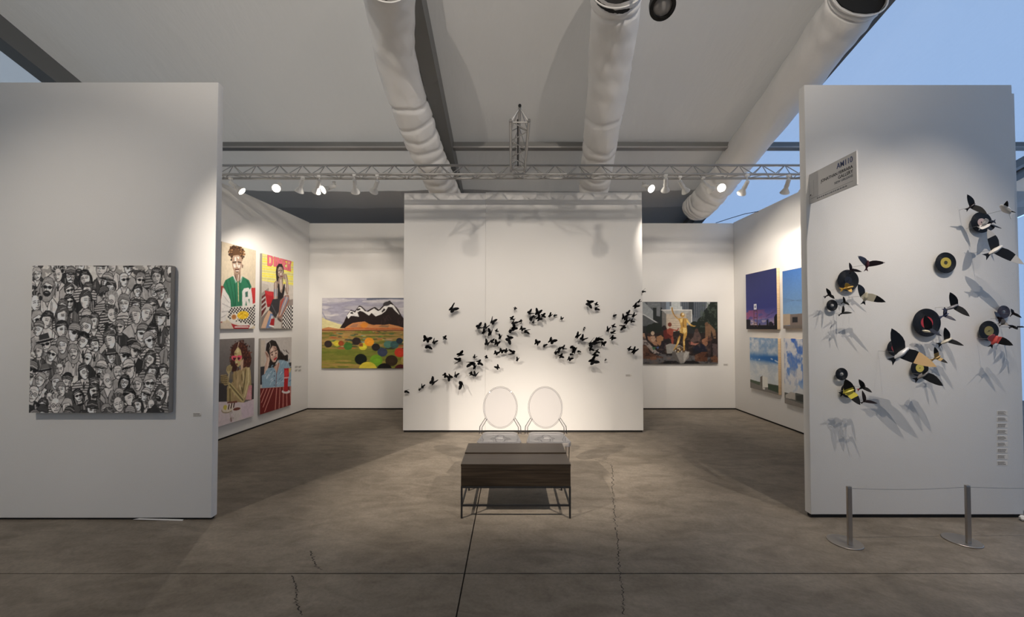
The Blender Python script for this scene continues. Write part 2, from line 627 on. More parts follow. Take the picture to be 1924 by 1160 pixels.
# ------------------------------------------------------------------ air ducts
def duct(label, path, rad, creases, open_front, seed):
    rnd = random.Random(seed)
    pts = [Vector(p) for p in path]
    # resample with a spline
    out = []
    n = 40
    P = [pts[0] * 2 - pts[1]] + pts + [pts[-1] * 2 - pts[-2]]
    for i in range(1, len(P) - 2):
        for k in range(n):
            t = k / n
            a, b, c_, d_ = P[i - 1], P[i], P[i + 1], P[i + 2]
            out.append(0.5 * ((2 * b) + (c_ - a) * t + (2 * a - 5 * b + 4 * c_ - d_) * t * t + (3 * b - a - 3 * c_ + d_) * t ** 3))
    out.append(pts[-1])
    N = len(out)
    ns = 40
    bm = bmesh.new()
    rings = []
    ph = [rnd.uniform(0, 6.28) for _ in range(8)]
    for i, p in enumerate(out):
        d_ = (out[min(i + 1, N - 1)] - out[max(i - 1, 0)]).normalized()
        x = Vector((1, 0, 0))
        x = (x - d_ * x.dot(d_)).normalized()
        y = d_.cross(x)
        s = i / (N - 1)
        ring = []
        for k in range(ns):
            th = 2 * math.pi * k / ns
            r = rad * (1 + 0.022 * math.sin(3 * th + 9 * s + ph[0]) + 0.018 * math.sin(5 * th - 23 * s + ph[1])
                       + 0.012 * math.sin(2 * th + 61 * s + ph[2]) + 0.010 * math.sin(8 * th + 37 * s + ph[3]))
            for cs_ in creases:
                q = (s - cs_ - 0.006 * math.sin(2 * th + ph[4] + cs_ * 40)) / 0.0075
                if abs(q) < 4:
                    r -= rad * 0.085 * math.exp(-q * q)
            r += rad * 0.010 * math.sin(13 * th + 90 * s + 3 * math.sin(17 * s))
            if not open_front and s < 0.02:
                r *= 0.98
            ring.append(bm.verts.new(p + (x * math.cos(th) + y * math.sin(th) * 0.97) * r))
        rings.append(ring)
    for a, b in zip(rings, rings[1:]):
        for k in range(ns):
            bm.faces.new((a[k], a[(k + 1) % ns], b[(k + 1) % ns], b[k]))
    bm.faces.new(rings[-1])
    root = obj('air_duct', bm, M['duct'])
    smooth(root, 60)
    tag(root, label, 'duct')
    # near-black cup in the mouth: the shade inside put into its colour
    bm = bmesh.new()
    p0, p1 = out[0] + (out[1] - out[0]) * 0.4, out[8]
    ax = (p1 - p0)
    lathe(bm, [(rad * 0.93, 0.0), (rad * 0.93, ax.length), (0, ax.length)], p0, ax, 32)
    obj('mouth_shade', bm, M['ductin'], root)
    # clamp hoop around the mouth
    bm = bmesh.new()
    dd = (out[3] - out[0]).normalized()
    x = Vector((1, 0, 0)); x = (x - dd * x.dot(dd)).normalized(); y = dd.cross(x)
    tube(bm, [out[2] + (x * math.cos(2 * math.pi * k / 40) + y * math.sin(2 * math.pi * k / 40)) * rad * 1.03 for k in range(41)], 0.008, 6)
    smooth(obj('hoop', bm, M['duct'], root))
    return root


duct('pale cloth covered air duct running beside the dark rafter above the truss', [U(722, -60, 3.6), U(735, 25, 4.25), U(748, 115, 4.85), U(776, 215, 5.5), U(812, 310, 6.3), U(850, 392, 7.4)], 0.262,
     (0.55, 0.62, 0.67, 0.72, 0.76, 0.80, 0.84, 0.88, 0.92), False, 3)
duct('pale cloth covered air duct hanging over the butterfly wall', [U(1163, -34, 3.86), U(1149, 90, 4.6), U(1138, 190, 5.3), U(1123, 305, 6.4), U(1112, 385, 7.3)], 0.262,
     (0.03, 0.07, 0.55, 0.66, 0.70, 0.80, 0.86, 0.92), True, 5)
duct('wrinkled cloth covered air duct beside the blue lit roof bay', [U(1616, -10, 4.04), U(1590, 24, 4.22), U(1545, 85, 4.6), U(1450, 215, 5.6), U(1375, 315, 6.7), Vector((3.68, 7.45, 4.02)), Vector((3.66, 7.80, 3.985))], 0.275,
     (0.05, 0.09, 0.66, 0.71, 0.755, 0.80, 0.845, 0.885, 0.925, 0.96), True, 9)

# ------------------------------------------------------------------ trusses
def truss(name, label, A, B, top, s1, s2, pitch, r=0.0165, rb=0.006, endcaps=False):
    """three-chord truss from A to B; top, s1, s2 = offsets of the chords"""
    A, B = Vector(A), Vector(B)
    root = thing(name, label, 'truss', A)
    D = B - A
    L_ = D.length
    ch = [Vector(top), Vector(s1), Vector(s2)]
    for c_ in ch:
        smooth(obj('chord', tubem([c_, c_ + D], r, 12), M['alu'], root))
    if endcaps:
        dd = D.normalized()
        for c_ in ch:
            smooth(obj('end_cap', tubem([c_ - dd * 0.012, c_ - dd * 0.0005], r * 0.99, 12), M['black'], root))
    n = max(2, int(round(L_ / pitch)))
    step = D / n
    for (a, b) in ((0, 1), (0, 2), (1, 2)):
        pa, pb = ch[a], ch[b]
        me1 = me2 = None
        for i in range(n):
            base = step * i
            if me1 is None:
                q = tubem([pa, pb + step * 0.5], rb, 6)
                o1 = obj('brace', q, M['alu'], root)
                me1 = o1.data
                q = tubem([pb, pa + step * 0.5], rb, 6)
                o2 = obj('brace', q, M['alu'], root)
                me2 = o2.data
                o2.location = step * 0.5
            else:
                o1 = obj('brace', me1, M['alu'], root)
                o1.location = base
                o2 = obj('brace', me2, M['alu'], root)
                o2.location = base + step * 0.5
    for e in (0.0, 1.0):
        for (a, b) in ((0, 1), (0, 2), (1, 2)):
            dd = D.normalized() * (0.03 if e == 0 else -0.03)
            obj('end_brace', tubem([ch[a] + D * e + dd, ch[b] + D * e + dd], rb * 1.3, 8), M['alu'], root)
    return root


TZ, TY = 3.703, 5.35             # height of the lower chords, nearer lower chord
truss('lighting_truss', 'long aluminium lighting truss resting across both side walls', (-4.19, TY, TZ), (4.43, TY, TZ),
      (0, 0.075, 0.155), (0, 0, 0), (0, 0.15, 0), 0.319)
c0 = U(973, 327, TY)
truss('cross_truss', 'short aluminium truss with open black tube ends, joined onto the lighting truss', (c0.x, 4.02, TZ + 0.036), (c0.x, TY - 0.02, TZ + 0.036),
      (0, 0, 0.155), (-0.095, 0, 0), (0.095, 0, 0), 0.44, endcaps=True)
tag(obj('truss_cable', tubem([(c0.x - 0.02, 4.12, TZ + 0.10), (c0.x - 0.012, 4.5, TZ + 0.075), (c0.x - 0.005, 4.95, TZ + 0.08), (c0.x, 5.29, TZ + 0.09)], 0.008, 8), M['iron']),
    'dark cable lying inside the short cross truss', 'cable')
cab = tag(obj('power_cable', tubem([U(1428, 397, 6.9), U(1400, 402, 7.2), U(1370, 411, 7.5), U(1345, 419.2, 7.72)], 0.006, 6), M['iron']),
          'thin black cable strung over the wall corner by the wrinkled duct', 'cable')

# ------------------------------------------------------------------ lamps
def lamp(label, face, aim, power, angle=70, blend=0.6, size=1.0, clamp_z=None, glow=True, group=None, pivot=None, rad=0.03):
    """reflector bulb in a white holder: face centre, aim direction, clamped above"""
    aim = Vector(aim).normalized()
    face = Vector(face)
    k = size
    root = thing('spot_lamp', label, 'lamp', face, 0, group)
    # bulb: flared reflector opening along aim
    prof = [(0.0, -0.098), (0.018, -0.098), (0.022, -0.085), (0.026, -0.070), (0.040, -0.045), (0.055, -0.018), (0.060, -0.004), (0.0585, 0.0), (0.052, -0.001)]
    smooth(obj('reflector', lathem([(r * k, h * k) for r, h in prof], (0, 0, 0), aim, 24), M['lampwhite'], root), 35)
    fc = [(0.0, 0.006), (0.03, 0.004), (0.0515, -0.0015), (0.0, -0.004)]
    smooth(obj('bulb_face', lathem([(r * k, h * k) for r, h in fc], (0, 0, 0), aim, 24), M['glow'] if glow else M['lens'], root))
    hp = [(0.0, -0.205), (0.020, -0.203), (0.026, -0.195), (0.027, -0.115), (0.030, -0.108), (0.029, -0.085), (0.0, -0.084)]
    smooth(obj('holder', lathem([(r * k, h * k) for r, h in hp], (0, 0, 0), aim, 20), M['lampwhite'], root), 35)
    piv = -aim * 0.185 * k
    topz = (clamp_z if clamp_z is not None else face.z + 0.2) - face.z
    obj('arm', tubem([piv, Vector((piv.x, piv.y, topz - 0.02))], 0.007, 8), M['lampwhite'], root)
    obj('clamp', boxm(piv.x - 0.022, piv.x + 0.022, piv.y - 0.018, piv.y + 0.018, topz - 0.03, topz - 0.0005, bevel=0.004), M['lampwhite'], root)
    if power > 0:
        ld = bpy.data.lights.new('lamp_light', 'SPOT')
        ld.energy = power
        ld.color = WARM
        ld.spot_size = R(angle)
        ld.spot_blend = blend
        ld.shadow_soft_size = rad
        lo = bpy.data.objects.new('lamp_light', ld)
        C.objects.link(lo)
        lo.parent = root
        lo.location = aim * 0.03 * k
        lo.rotation_euler = aim.to_track_quat('-Z', 'Y').to_euler()
    return root


ORD = ['second', 'third', 'fourth', 'fifth', 'sixth', 'seventh']


def lamp_at(px, py, target, power, label, group=None, angle=75, near=False, tilt=None):
    face = U(px, py, TY + (0.0 if near else 0.10))
    aim = tilt if tilt else (Vector(target) - face)
    a = Vector(aim).normalized()
    # the holder's hinge sits under the nearer or the farther lower chord
    return lamp(label, face, aim, power, angle=angle, clamp_z=TZ - 0.0165, group=group)


PW, SW_ = 'from the portrait wall', 'from the sky painting wall'
GA = 'lamps clamped along the lighting truss'
lamp_at(455, 360, None, P_TRUSS * 0.5, 'white truss lamp tilted sideways, closest to the portrait wall', GA, 60, tilt=(0.75, 0.15, -0.62))
lamp_at(519, 354, None, P_FRONT, 'dazzling truss lamp facing the entrance, beside the portrait wall', GA, 95, tilt=(0.25, -0.88, -0.36))
lamp_at(562, 361, (-4.1, 6.4, 1.6), P_TRUSS * 1.3, 'white truss lamp turned away, third ' + PW, GA, 80)
lamp_at(594, 362, (-4.05, 6.9, 1.8), P_TRUSS * 1.3, 'white truss lamp turned away, fourth ' + PW, GA, 80)
lamp_at(607, 357, None, P_FRONT * 0.55, 'glowing truss lamp crossing in front of another lamp near the portrait wall', GA, 85, tilt=(-0.55, -0.68, -0.55))
lamp_at(668, 362, (-2.8, 7.72, 1.6), P_TRUSS * 0.9, 'white truss lamp hanging straight down, sixth ' + PW, GA, 70)
lamp_at(702, 361, (-3.6, 7.72, 1.7), P_TRUSS * 0.9, 'white truss lamp tilted toward the mountain painting, seventh ' + PW, GA, 70)
lamp_at(1224, 355, None, P_FRONT * 0.45, 'glowing truss lamp facing the entrance, beside the butterfly wall', GA, 85, tilt=(0.30, -0.70, -0.50))
lamp_at(1250, 359, (2.9, 7.72, 1.6), P_TRUSS * 0.8, 'white truss lamp turned away, seventh ' + SW_, GA, 70)
lamp_at(1289, 361, (4.3, 6.8, 1.7), P_TRUSS * 1.15, 'white truss lamp turned away, sixth ' + SW_, GA, 75)
lamp_at(1337, 358, None, P_TRUSS * 1.1, 'truss lamp tilted flat toward the sky paintings, fifth ' + SW_, GA, 80, tilt=(0.78, 0.30, -0.54))
lamp_at(1356, 353, None, P_FRONT, 'dazzling truss lamp facing the entrance, in front of the wrinkled duct', GA, 95, tilt=(-0.22, -0.90, -0.34))
lamp_at(1393, 364, (3.3, 7.72, 1.9), P_TRUSS * 0.9, 'white truss lamp before blue cloth, third ' + SW_, GA, 75)
lamp_at(1474, 363, (4.2, 7.2, 1.6), P_TRUSS * 1.0, 'white truss lamp before blue cloth, second ' + SW_, GA, 75)
lamp_at(1509, 361, (4.36, 6.4, 1.5), P_TRUSS * 1.0, 'truss lamp half hidden behind the entrance wall with the records', GA, 75)

# hall lamps and added roof fill floods over the aisle, on a truss above the top edge of the photograph
AZ = 5.0
truss('aisle_truss', 'aluminium truss over the aisle, above the entrance walls', (-5.2, 0.20, AZ + 0.22), (5.2, 0.20, AZ + 0.22),
      (0, 0.075, 0.155), (0, 0, 0), (0, 0.15, 0), 0.40)


def hall(face, target, power, label, angle, blend=0.7, rad=0.03, group=None, clamp=None):
    f = Vector(face)
    return lamp(label, f, Vector(target) - f, power, angle=angle, blend=blend, clamp_z=clamp or AZ + 0.2, rad=rad, group=group)


truss('record_wall_truss', 'aluminium truss high in front of the record wall', (2.2, 1.66, AZ + 0.22), (5.2, 1.66, AZ + 0.22),
      (0, 0.075, 0.155), (0, 0, 0), (0, 0.15, 0), 0.40)
IZ = 4.08
truss('inner_truss', 'aluminium truss high in front of the butterfly wall', (-3.2, 2.70, IZ + 0.22), (3.2, 2.70, IZ + 0.22),
      (0, 0.075, 0.155), (0, 0, 0), (0, 0.15, 0), 0.40)
hall((-4.0, 0.25, AZ - 0.02), (-3.6, 3.32, 0.72), P_LEFTPANEL, 'aisle lamp aimed at the crowd painting', 60, 1.0)
hall((2.85, 1.70, AZ - 0.02), (2.95, 3.35, 0.85), P_RIGHTPANEL, 'near aisle lamp aimed at the record wall, toward its inner end', 47, 1.0, rad=0.008)
hall((3.55, 1.70, AZ - 0.02), (3.55, 3.35, 0.85), P_RIGHTPANEL, 'near aisle lamp aimed at the record wall, toward its outer end', 47, 1.0, rad=0.008)
hall((-4.25, 0.25, AZ - 0.02), (-0.1, 4.8, 0.0), P_AISLE, 'aisle lamp aimed past the crowd painting into the booth', 29, 1.0)
hall((3.40, 0.25, AZ - 0.02), (0.3, 4.8, 0.0), P_AISLE * 0.8, 'aisle lamp aimed past the record wall into the booth', 29, 1.0)
hall((-1.7, 0.25, AZ + 0.02), (-2.2, 6.0, 5.6), P_ROOFFILL, 'added unseen flood lamp brightening the roof cloth and ducts, on the crowd painting side', 105, 1.0)  # pair of fill floods added to lift the roof cloth and ducts
hall((1.7, 0.25, AZ + 0.02), (1.2, 6.0, 5.6), P_ROOFFILL, 'added unseen flood lamp brightening the roof cloth and ducts, on the record wall side', 105, 1.0)
for xl, xt, w_, kp, an in ((-1.25, -1.25, 'mountain painting', 0.35, 64), (0.0, 0.15, 'clear chairs', 0.66, 68), (1.55, 1.55, 'golden figure painting', 0.35, 64)):
    hall((xl, 2.75, IZ), (xt, 6.05, 1.0), P_CENTRE * kp, 'high lamp aimed at the butterfly wall, on the side of the ' + w_, an, 1.0, rad=0.01, clamp=IZ + 0.2)
# unlit black can lamp hanging into view at the top
cl = U(1245, 13, 3.2)
root = thing('can_lamp', 'unlit black can spotlight with a grey lens hanging from the roof', 'lamp', cl)
ax = Vector((-0.10, -0.42, -0.80)).normalized()
k = 0.105
smooth(obj('housing', lathem([(0, -0.30), (k * 0.72, -0.30), (k * 0.86, -0.27), (k * 0.86, -0.10), (k, -0.06), (k, 0.0), (k * 0.97, 0.008), (k * 0.72, 0.008), (k * 0.70, -0.012), (0, -0.014)], (0, 0, 0), ax, 36), M['black'], root), 35)
smooth(obj('lens', lathem([(0, 0.004), (k * 0.4, 0.0), (k * 0.69, -0.010), (0, -0.012)], (0, 0, 0), ax, 36), M['lens'], root), 35)
b0 = -ax * 0.15
obj('yoke', tubem([b0 + Vector((-0.10, 0, 0)), b0 + Vector((-0.11, 0, 0.15)), b0 + Vector((0, 0, 0.21)), b0 + Vector((0.11, 0, 0.15)), b0 + Vector((0.10, 0, 0))], 0.010, 8), M['black'], root)
obj('rod', tubem([b0 + Vector((0, 0, 0.21)), Vector((b0.x, b0.y, roofz(cl.y + b0.y) - cl.z - 0.03))], 0.012, 8), M['black'], root)

# ------------------------------------------------------------------ pictures: painted colour on the canvas surface
class Paint:
    """small numpy brush set; coordinates 0..1 across and 0..1 down"""

    def __init__(self, w, h, base, ss=2):
        self.ss, self.w, self.h = ss, w, h
        self.W, self.H = w * ss, h * ss
        self.a = np.empty((self.H, self.W, 3), np.float32)
        self.a[:] = base
        self.rng = np.random.default_rng(w * 31 + h)
        ys, xs = np.mgrid[0:self.H, 0:self.W]
        self.X, self.Y = (xs + 0.5) / self.W, (ys + 0.5) / self.H
        self.asp = w / h            # width over height

    def _box(self, x0, y0, x1, y1):
        i0, i1 = max(0, int(math.floor(x0 * self.W))), min(self.W, int(math.ceil(x1 * self.W)) + 1)
        j0, j1 = max(0, int(math.floor(y0 * self.H))), min(self.H, int(math.ceil(y1 * self.H)) + 1)
        return i0, i1, j0, j1

    def _put(self, box_, m, col, al=1.0):
        i0, i1, j0, j1 = box_
        v = self.a[j0:j1, i0:i1]
        mm = (m * al)[..., None]
        v[:] = v * (1 - mm) + np.asarray(col, np.float32) * mm

    def poly(self, pts, col, al=1.0):
        p = np.asarray(pts, float)
        bx = self._box(p[:, 0].min(), p[:, 1].min(), p[:, 0].max(), p[:, 1].max())
        i0, i1, j0, j1 = bx
        if i1 <= i0 or j1 <= j0:
            return self
        X, Y = self.X[j0:j1, i0:i1], self.Y[j0:j1, i0:i1]
        ins = np.zeros(X.shape, bool)
        n = len(p)
        for k in range(n):
            x0, y0 = p[k]
            x1, y1 = p[(k + 1) % n]
            if y0 == y1:
                continue
            c = (Y < y0) != (Y < y1)
            ins ^= c & (X < x0 + (Y - y0) * (x1 - x0) / (y1 - y0))
        self._put(bx, ins.astype(np.float32), col, al)
        return self

    def ell(self, cx, cy, rx, ry, col, rot=0.0, al=1.0, y_lo=-9, y_hi=9):
        r = max(rx, ry * 1.0) * 1.3 + 0.01
        bx = self._box(cx - r, cy - r * max(1, self.asp), cx + r, cy + r * max(1, self.asp))
        i0, i1, j0, j1 = bx
        if i1 <= i0 or j1 <= j0:
            return self
        X, Y = self.X[j0:j1, i0:i1] - cx, self.Y[j0:j1, i0:i1] - cy
        c, s = math.cos(rot), math.sin(rot)
        u, v = X * c + Y * s, -X * s + Y * c
        m = ((u / rx) ** 2 + (v / ry) ** 2 < 1) & (Y > y_lo * ry) & (Y < y_hi * ry)
        self._put(bx, m.astype(np.float32), col, al)
        return self

    def line(self, pts, w, col, al=1.0, taper=False):
        """w in units of the picture width"""
        for q, ((x0, y0), (x1, y1)) in enumerate(zip(pts, pts[1:])):
            ww = w * (0.6 if taper and q == len(pts) - 2 else 1.0)
            bx = self._box(min(x0, x1) - ww, min(y0, y1) - ww * self.asp, max(x0, x1) + ww, max(y0, y1) + ww * self.asp)
            i0, i1, j0, j1 = bx
            if i1 <= i0 or j1 <= j0:
                continue
            k = 1.0 / self.asp
            X, Y = self.X[j0:j1, i0:i1] - x0, (self.Y[j0:j1, i0:i1] - y0) * k
            dx, dy = x1 - x0, (y1 - y0) * k
            t = np.clip((X * dx + Y * dy) / max(1e-9, dx * dx + dy * dy), 0, 1)
            dist = np.hypot(X - t * dx, Y - t * dy)
            self._put(bx, (dist < ww / 2).astype(np.float32), col, al)
        return self

    def grad(self, y0, y1, c0, c1, x0=0, x1=1):
        i0, i1, j0, j1 = self._box(x0, y0, x1, y1)
        t = np.clip((self.Y[j0:j1, i0:i1] - y0) / (y1 - y0), 0, 1)[..., None]
        self.a[j0:j1, i0:i1] = np.asarray(c0) * (1 - t) + np.asarray(c1) * t
        return self

    def noise(self, nx, ny, seed=0):
        """smooth value noise over the picture, 0..1"""
        r = np.random.default_rng(seed)
        g = r.random((ny + 2, nx + 2))
        u, v = self.X * nx, self.Y * ny
        i, j = u.astype(int), v.astype(int)
        fu, fv = u - i, v - j
        fu, fv = fu * fu * (3 - 2 * fu), fv * fv * (3 - 2 * fv)
        return (g[j, i] * (1 - fu) + g[j, i + 1] * fu) * (1 - fv) + (g[j + 1, i] * (1 - fu) + g[j + 1, i + 1] * fu) * fv

    def fbm(self, nx, ny, seed, oct_=4):
        t, a, s = 0, 0.5, 0
        for k in range(oct_):
            t = t + a * self.noise(nx * 2 ** k, ny * 2 ** k, seed + k)
            s += a
            a *= 0.55
        return t / s

    def mix(self, mask, col, al=1.0):
        m = (np.clip(mask, 0, 1) * al)[..., None]
        self.a[:] = self.a * (1 - m) + np.asarray(col, np.float32) * m
        return self

    def brush(self, amt, nx, ny, seed=1):
        self.a *= (1 + amt * (self.fbm(nx, ny, seed, 3) - 0.5))[..., None]
        return self

    def result(self):
        s = self.ss
        return np.clip(self.a.reshape(self.h, s, self.w, s, 3).mean((1, 3)), 0, 255)


def painted_mesh(name, img, w, h, z):
    """grid in local x (0..w), y (0..h) at local z carrying the colours"""
    H, W = img.shape[:2]
    xs, ys = np.linspace(0, w, W), np.linspace(h, 0, H)
    co = np.empty((H, W, 3), np.float32)
    co[..., 0], co[..., 1], co[..., 2] = xs[None, :], ys[:, None], z
    me = bpy.data.meshes.new(name)
    nv, nf = W * H, (W - 1) * (H - 1)
    me.vertices.add(nv)
    me.vertices.foreach_set('co', co.ravel())
    idx = np.arange(nv).reshape(H, W)
    q = np.stack([idx[1:, :-1], idx[1:, 1:], idx[:-1, 1:], idx[:-1, :-1]], -1).reshape(-1, 4)
    me.loops.add(nf * 4)
    me.loops.foreach_set('vertex_index', q.ravel().astype(np.int32))
    me.polygons.add(nf)
    me.polygons.foreach_set('loop_start', np.arange(0, nf * 4, 4, dtype=np.int32))
    me.update()
    at = me.attributes.new('paint', 'FLOAT_COLOR', 'POINT')
    c = img / 255.0
    lin = np.where(c <= 0.04045, c / 12.92, ((c + 0.055) / 1.055) ** 2.4)
    rgba = np.ones((nv, 4), np.float32)
    rgba[:, :3] = lin.reshape(-1, 3)
    at.data.foreach_set('color', rgba.ravel())
    return me


def picture(label, corner, xdir, w, h, depth, pt, side, bevel=0.004):
    """corner = lower left corner on the wall; xdir = direction across the picture as seen"""
    x = Vector(xdir).normalized()
    n = x.cross(Vector((0, 0, 1)))
    root = thing('painting', label, 'painting')
    mtx = Matrix(((x.x, 0, n.x, corner[0]), (x.y, 0, n.y, corner[1]), (0, 1, 0, corner[2]), (0, 0, 0, 1)))
    root.matrix_world = mtx
    smooth(obj('stretched_canvas', boxm(0, w, 0, h, 0.004, depth, bevel=bevel, seg=3), side, root), 50)
    me = painted_mesh('painted_surface', pt.result(), w - 0.004, h - 0.004, depth + 0.0008)
    o = obj('painted_surface', me, M['paint'], root)
    o.location = (0.002, 0.002, 0)
    return root


# ---- the crowd in black and white
def crowd():
    p = Paint(300, 300, (222, 217, 210))
    rnd = random.Random(11)
    INK = (26, 24, 24)

    def gr(lo, hi):
        g = rnd.uniform(lo, hi)
        return (g, g * 0.975, g * 0.955)
    p.mix(p.fbm(14, 14, 3) > 0.52, (150, 145, 140), 0.8)
    p.mix(p.fbm(20, 20, 8) > 0.62, (40, 38, 38), 0.8)
    N, rows = 8.4, 11.5
    spots = []
    for r in range(13):
        for c in range(10):
            cx = (c + 0.1 + rnd.uniform(-0.36, 0.36) + (0.45 if r % 2 else 0)) / N
            spots.append((cx, (r + 0.05 + rnd.uniform(-0.36, 0.36)) / rows))
    spots.sort(key=lambda a: a[1])
    for cx, cy in spots:
        s = rnd.uniform(0.030, 0.042)                 # half head width
        hh = s * rnd.uniform(1.25, 1.5)
        tilt = rnd.uniform(-0.32, 0.32)
        ct, st = math.cos(tilt), math.sin(tilt)
        sd = rnd.choice((-1, 1))
        turn = sd * rnd.uniform(0.0, 0.5)

        def T(x, y):                                  # head space to picture
            x, y = x * s, y * hh
            return (cx + x * ct - y * st, cy + x * st + y * ct)

        def poly(pts, c, al=1.0):
            p.poly([T(*a) for a in pts], c, al)

        def line(pts, w, c, al=1.0):
            p.line([T(*a) for a in pts], w, c, al)

        def ell(x, y, rx, ry, c, al=1.0):
            a = T(x, y)
            p.ell(a[0], a[1], rx * s, ry * hh, c, tilt, al)
        # coat
        sh = rnd.uniform(1.9, 2.6) * s
        dark = rnd.random() < 0.35
        coat = gr(45, 110) if dark else gr(150, 232)
        body = [(cx - sh, cy + hh * 3.4), (cx - sh * 0.96, cy + hh * 2.0), (cx - sh * 0.6, cy + hh * 1.35), (cx - s * 0.5, cy + hh * 0.9), (cx + s * 0.5, cy + hh * 0.9),
                (cx + sh * 0.6, cy + hh * 1.35), (cx + sh * 0.96, cy + hh * 2.0), (cx + sh, cy + hh * 3.4)]
        p.poly(body, coat)
        if rnd.random() < 0.22:
            for q in range(6):
                yy = cy + hh * (1.45 + q * 0.36)
                p.line([(cx - sh * 0.9, yy + 0.008), (cx, yy), (cx + sh * 0.9, yy + 0.008)], 0.007, gr(200, 232) if dark else gr(30, 80))
        else:
            for q in range(8):
                xx = cx + rnd.uniform(-1, 1) * sh * 0.85
                p.line([(xx, cy + hh * rnd.uniform(1.3, 1.9)), (xx + rnd.uniform(-0.016, 0.016), cy + hh * 3.3)], rnd.uniform(0.002, 0.008), rnd.choice([gr(30, 80), gr(195, 235), gr(110, 160)]), 0.75)
        p.line(body, 0.0042, INK)
        if rnd.random() < 0.55:
            p.poly([(cx - s * 0.75, cy + hh), (cx + s * 0.75, cy + hh), (cx, cy + hh * 2.3)], gr(205, 235))
            p.line([(cx - s * 0.8, cy + hh), (cx, cy + hh * 2.3), (cx + s * 0.8, cy + hh)], 0.004, INK)
            if rnd.random() < 0.45:
                p.poly([(cx - s * 0.14, cy + hh * 1.3), (cx + s * 0.14, cy + hh * 1.3), (cx + s * 0.25, cy + hh * 2.4), (cx - s * 0.2, cy + hh * 2.4)], gr(25, 70))
        kind = rnd.choice(['short', 'short', 'short', 'long', 'flatcap', 'beanie', 'brim', 'bald', 'short', 'cap', 'long', 'wave'])
        hair = gr(22, 90) if rnd.random() < 0.6 else gr(140, 200)
        if kind == 'long':
            ell(0, 0.3, 1.4, 1.45, INK)
            ell(0, 0.3, 1.32, 1.38, hair)
            for q in range(5):
                x = rnd.uniform(-1.2, 1.2)
                line([(x * 0.7, -0.8), (x, 0.3), (x * 0.9, 1.4)], 0.003, gr(60, 210), 0.8)
        poly([(-0.45, 0.5), (0.45, 0.5), (0.5, 1.35), (-0.5, 1.35)], gr(150, 215))
        # head: jawed outline
        jaw = [(-0.95, -0.3), (-0.8, -0.85), (-0.3, -1.05), (0.3, -1.05), (0.8, -0.85), (0.95, -0.3), (0.9, 0.25), (0.62, 0.72), (0.22, 1.02), (-0.22, 1.02), (-0.62, 0.72), (-0.9, 0.25)]
        poly(jaw, gr(222, 244))
        line(jaw + [jaw[0]], 0.0042, INK)
        # shaded cheek, brushed
        poly([(sd * 0.5, -0.6), (sd * 0.93, -0.3), (sd * 0.88, 0.25), (sd * 0.6, 0.72), (sd * 0.2, 1.0), (sd * 0.42, 0.35)], gr(125, 190), 0.85)
        if rnd.random() < 0.5:
            poly([(-sd * 0.9, 0.1), (-sd * 0.5, 0.3), (-sd * 0.55, 0.7)], gr(150, 200), 0.7)
        # eyes
        e = rnd.random()
        if e < 0.22:
            g_ = gr(20, 80)
            for sx in (-1, 1):
                ell(turn + sx * 0.42, -0.05, 0.36, 0.2, g_)
            line([(turn - 0.95, -0.13), (turn + 0.95, -0.13)], 0.0036, INK)
        elif e < 0.34:
            for sx in (-1, 1):
                ell(turn + sx * 0.42, -0.03, 0.37, 0.25, INK)
                ell(turn + sx * 0.42, -0.03, 0.27, 0.18, gr(205, 232))
                ell(turn + sx * 0.42, -0.03, 0.1, 0.08, INK)
        else:
            for sx in (-1, 1):
                line([(turn + sx * 0.42 - 0.24, -0.02), (turn + sx * 0.42 + 0.22, -0.02)], 0.0048, gr(20, 60))
                line([(turn + sx * 0.42 - 0.3, -0.2), (turn + sx * 0.42 + 0.28, -0.24)], 0.0032, INK)
                if rnd.random() < 0.4:
                    ell(turn + sx * 0.42, -0.08, 0.28, 0.14, gr(60, 130), 0.6)
        line([(turn * 1.4, -0.05), (turn * 1.4 + sd * 0.2, 0.34), (turn * 1.4 - sd * 0.06, 0.38)], 0.003, gr(30, 90))
        b = rnd.random()
        if b < 0.13:
            ell(turn * 0.6, 0.7, 0.66, 0.36, gr(24, 80))
            line([(turn - 0.25, 0.6), (turn + 0.25, 0.6)], 0.004, gr(200, 225))
        elif b < 0.24:
            line([(turn - 0.42, 0.56), (turn, 0.46), (turn + 0.42, 0.56)], 0.007, gr(20, 60))
        else:
            line([(turn * 1.2 - 0.32, 0.6), (turn * 1.2 + 0.3, 0.57)], 0.0046, gr(24, 80))
            line([(turn * 1.2 - 0.2, 0.72), (turn * 1.2 + 0.15, 0.72)], 0.0026, gr(120, 170))
        # hair or hat
        if kind in ('short', 'long'):
            cap = [(-1.1, 0.1), (-1.15, -0.5), (-0.7, -1.15), (0, -1.28), (0.75, -1.1), (1.15, -0.45), (1.02, 0.1), (0.84, -0.35), (sd * 0.3, -0.62), (-0.8, -0.38)]
            poly(cap, hair)
            line(cap + [cap[0]], 0.003, INK)
            for q in range(4):
                line([(rnd.uniform(-1, 0), -rnd.uniform(0.5, 1.1)), (rnd.uniform(0, 1), -rnd.uniform(0.5, 1.1))], 0.003, gr(100, 225), 0.85)
        elif kind == 'wave':
            for q in range(12):
                a = math.pi * (1.05 + 0.9 * q / 11)
                ell(1.0 * math.cos(a), -0.35 + 0.85 * math.sin(a), 0.34, 0.3, hair if q % 2 else gr(90, 170))
        elif kind in ('beanie', 'cap', 'flatcap'):
            hc = gr(110, 225) if rnd.random() < 0.7 else gr(30, 80)
            dome = [(-1.12, -0.38), (-1.05, -0.9), (-0.6, -1.35), (0, -1.45), (0.6, -1.35), (1.05, -0.9), (1.12, -0.38), (0, -0.52)]
            poly(dome, hc)
            line(dome + [dome[0]], 0.0042, INK)
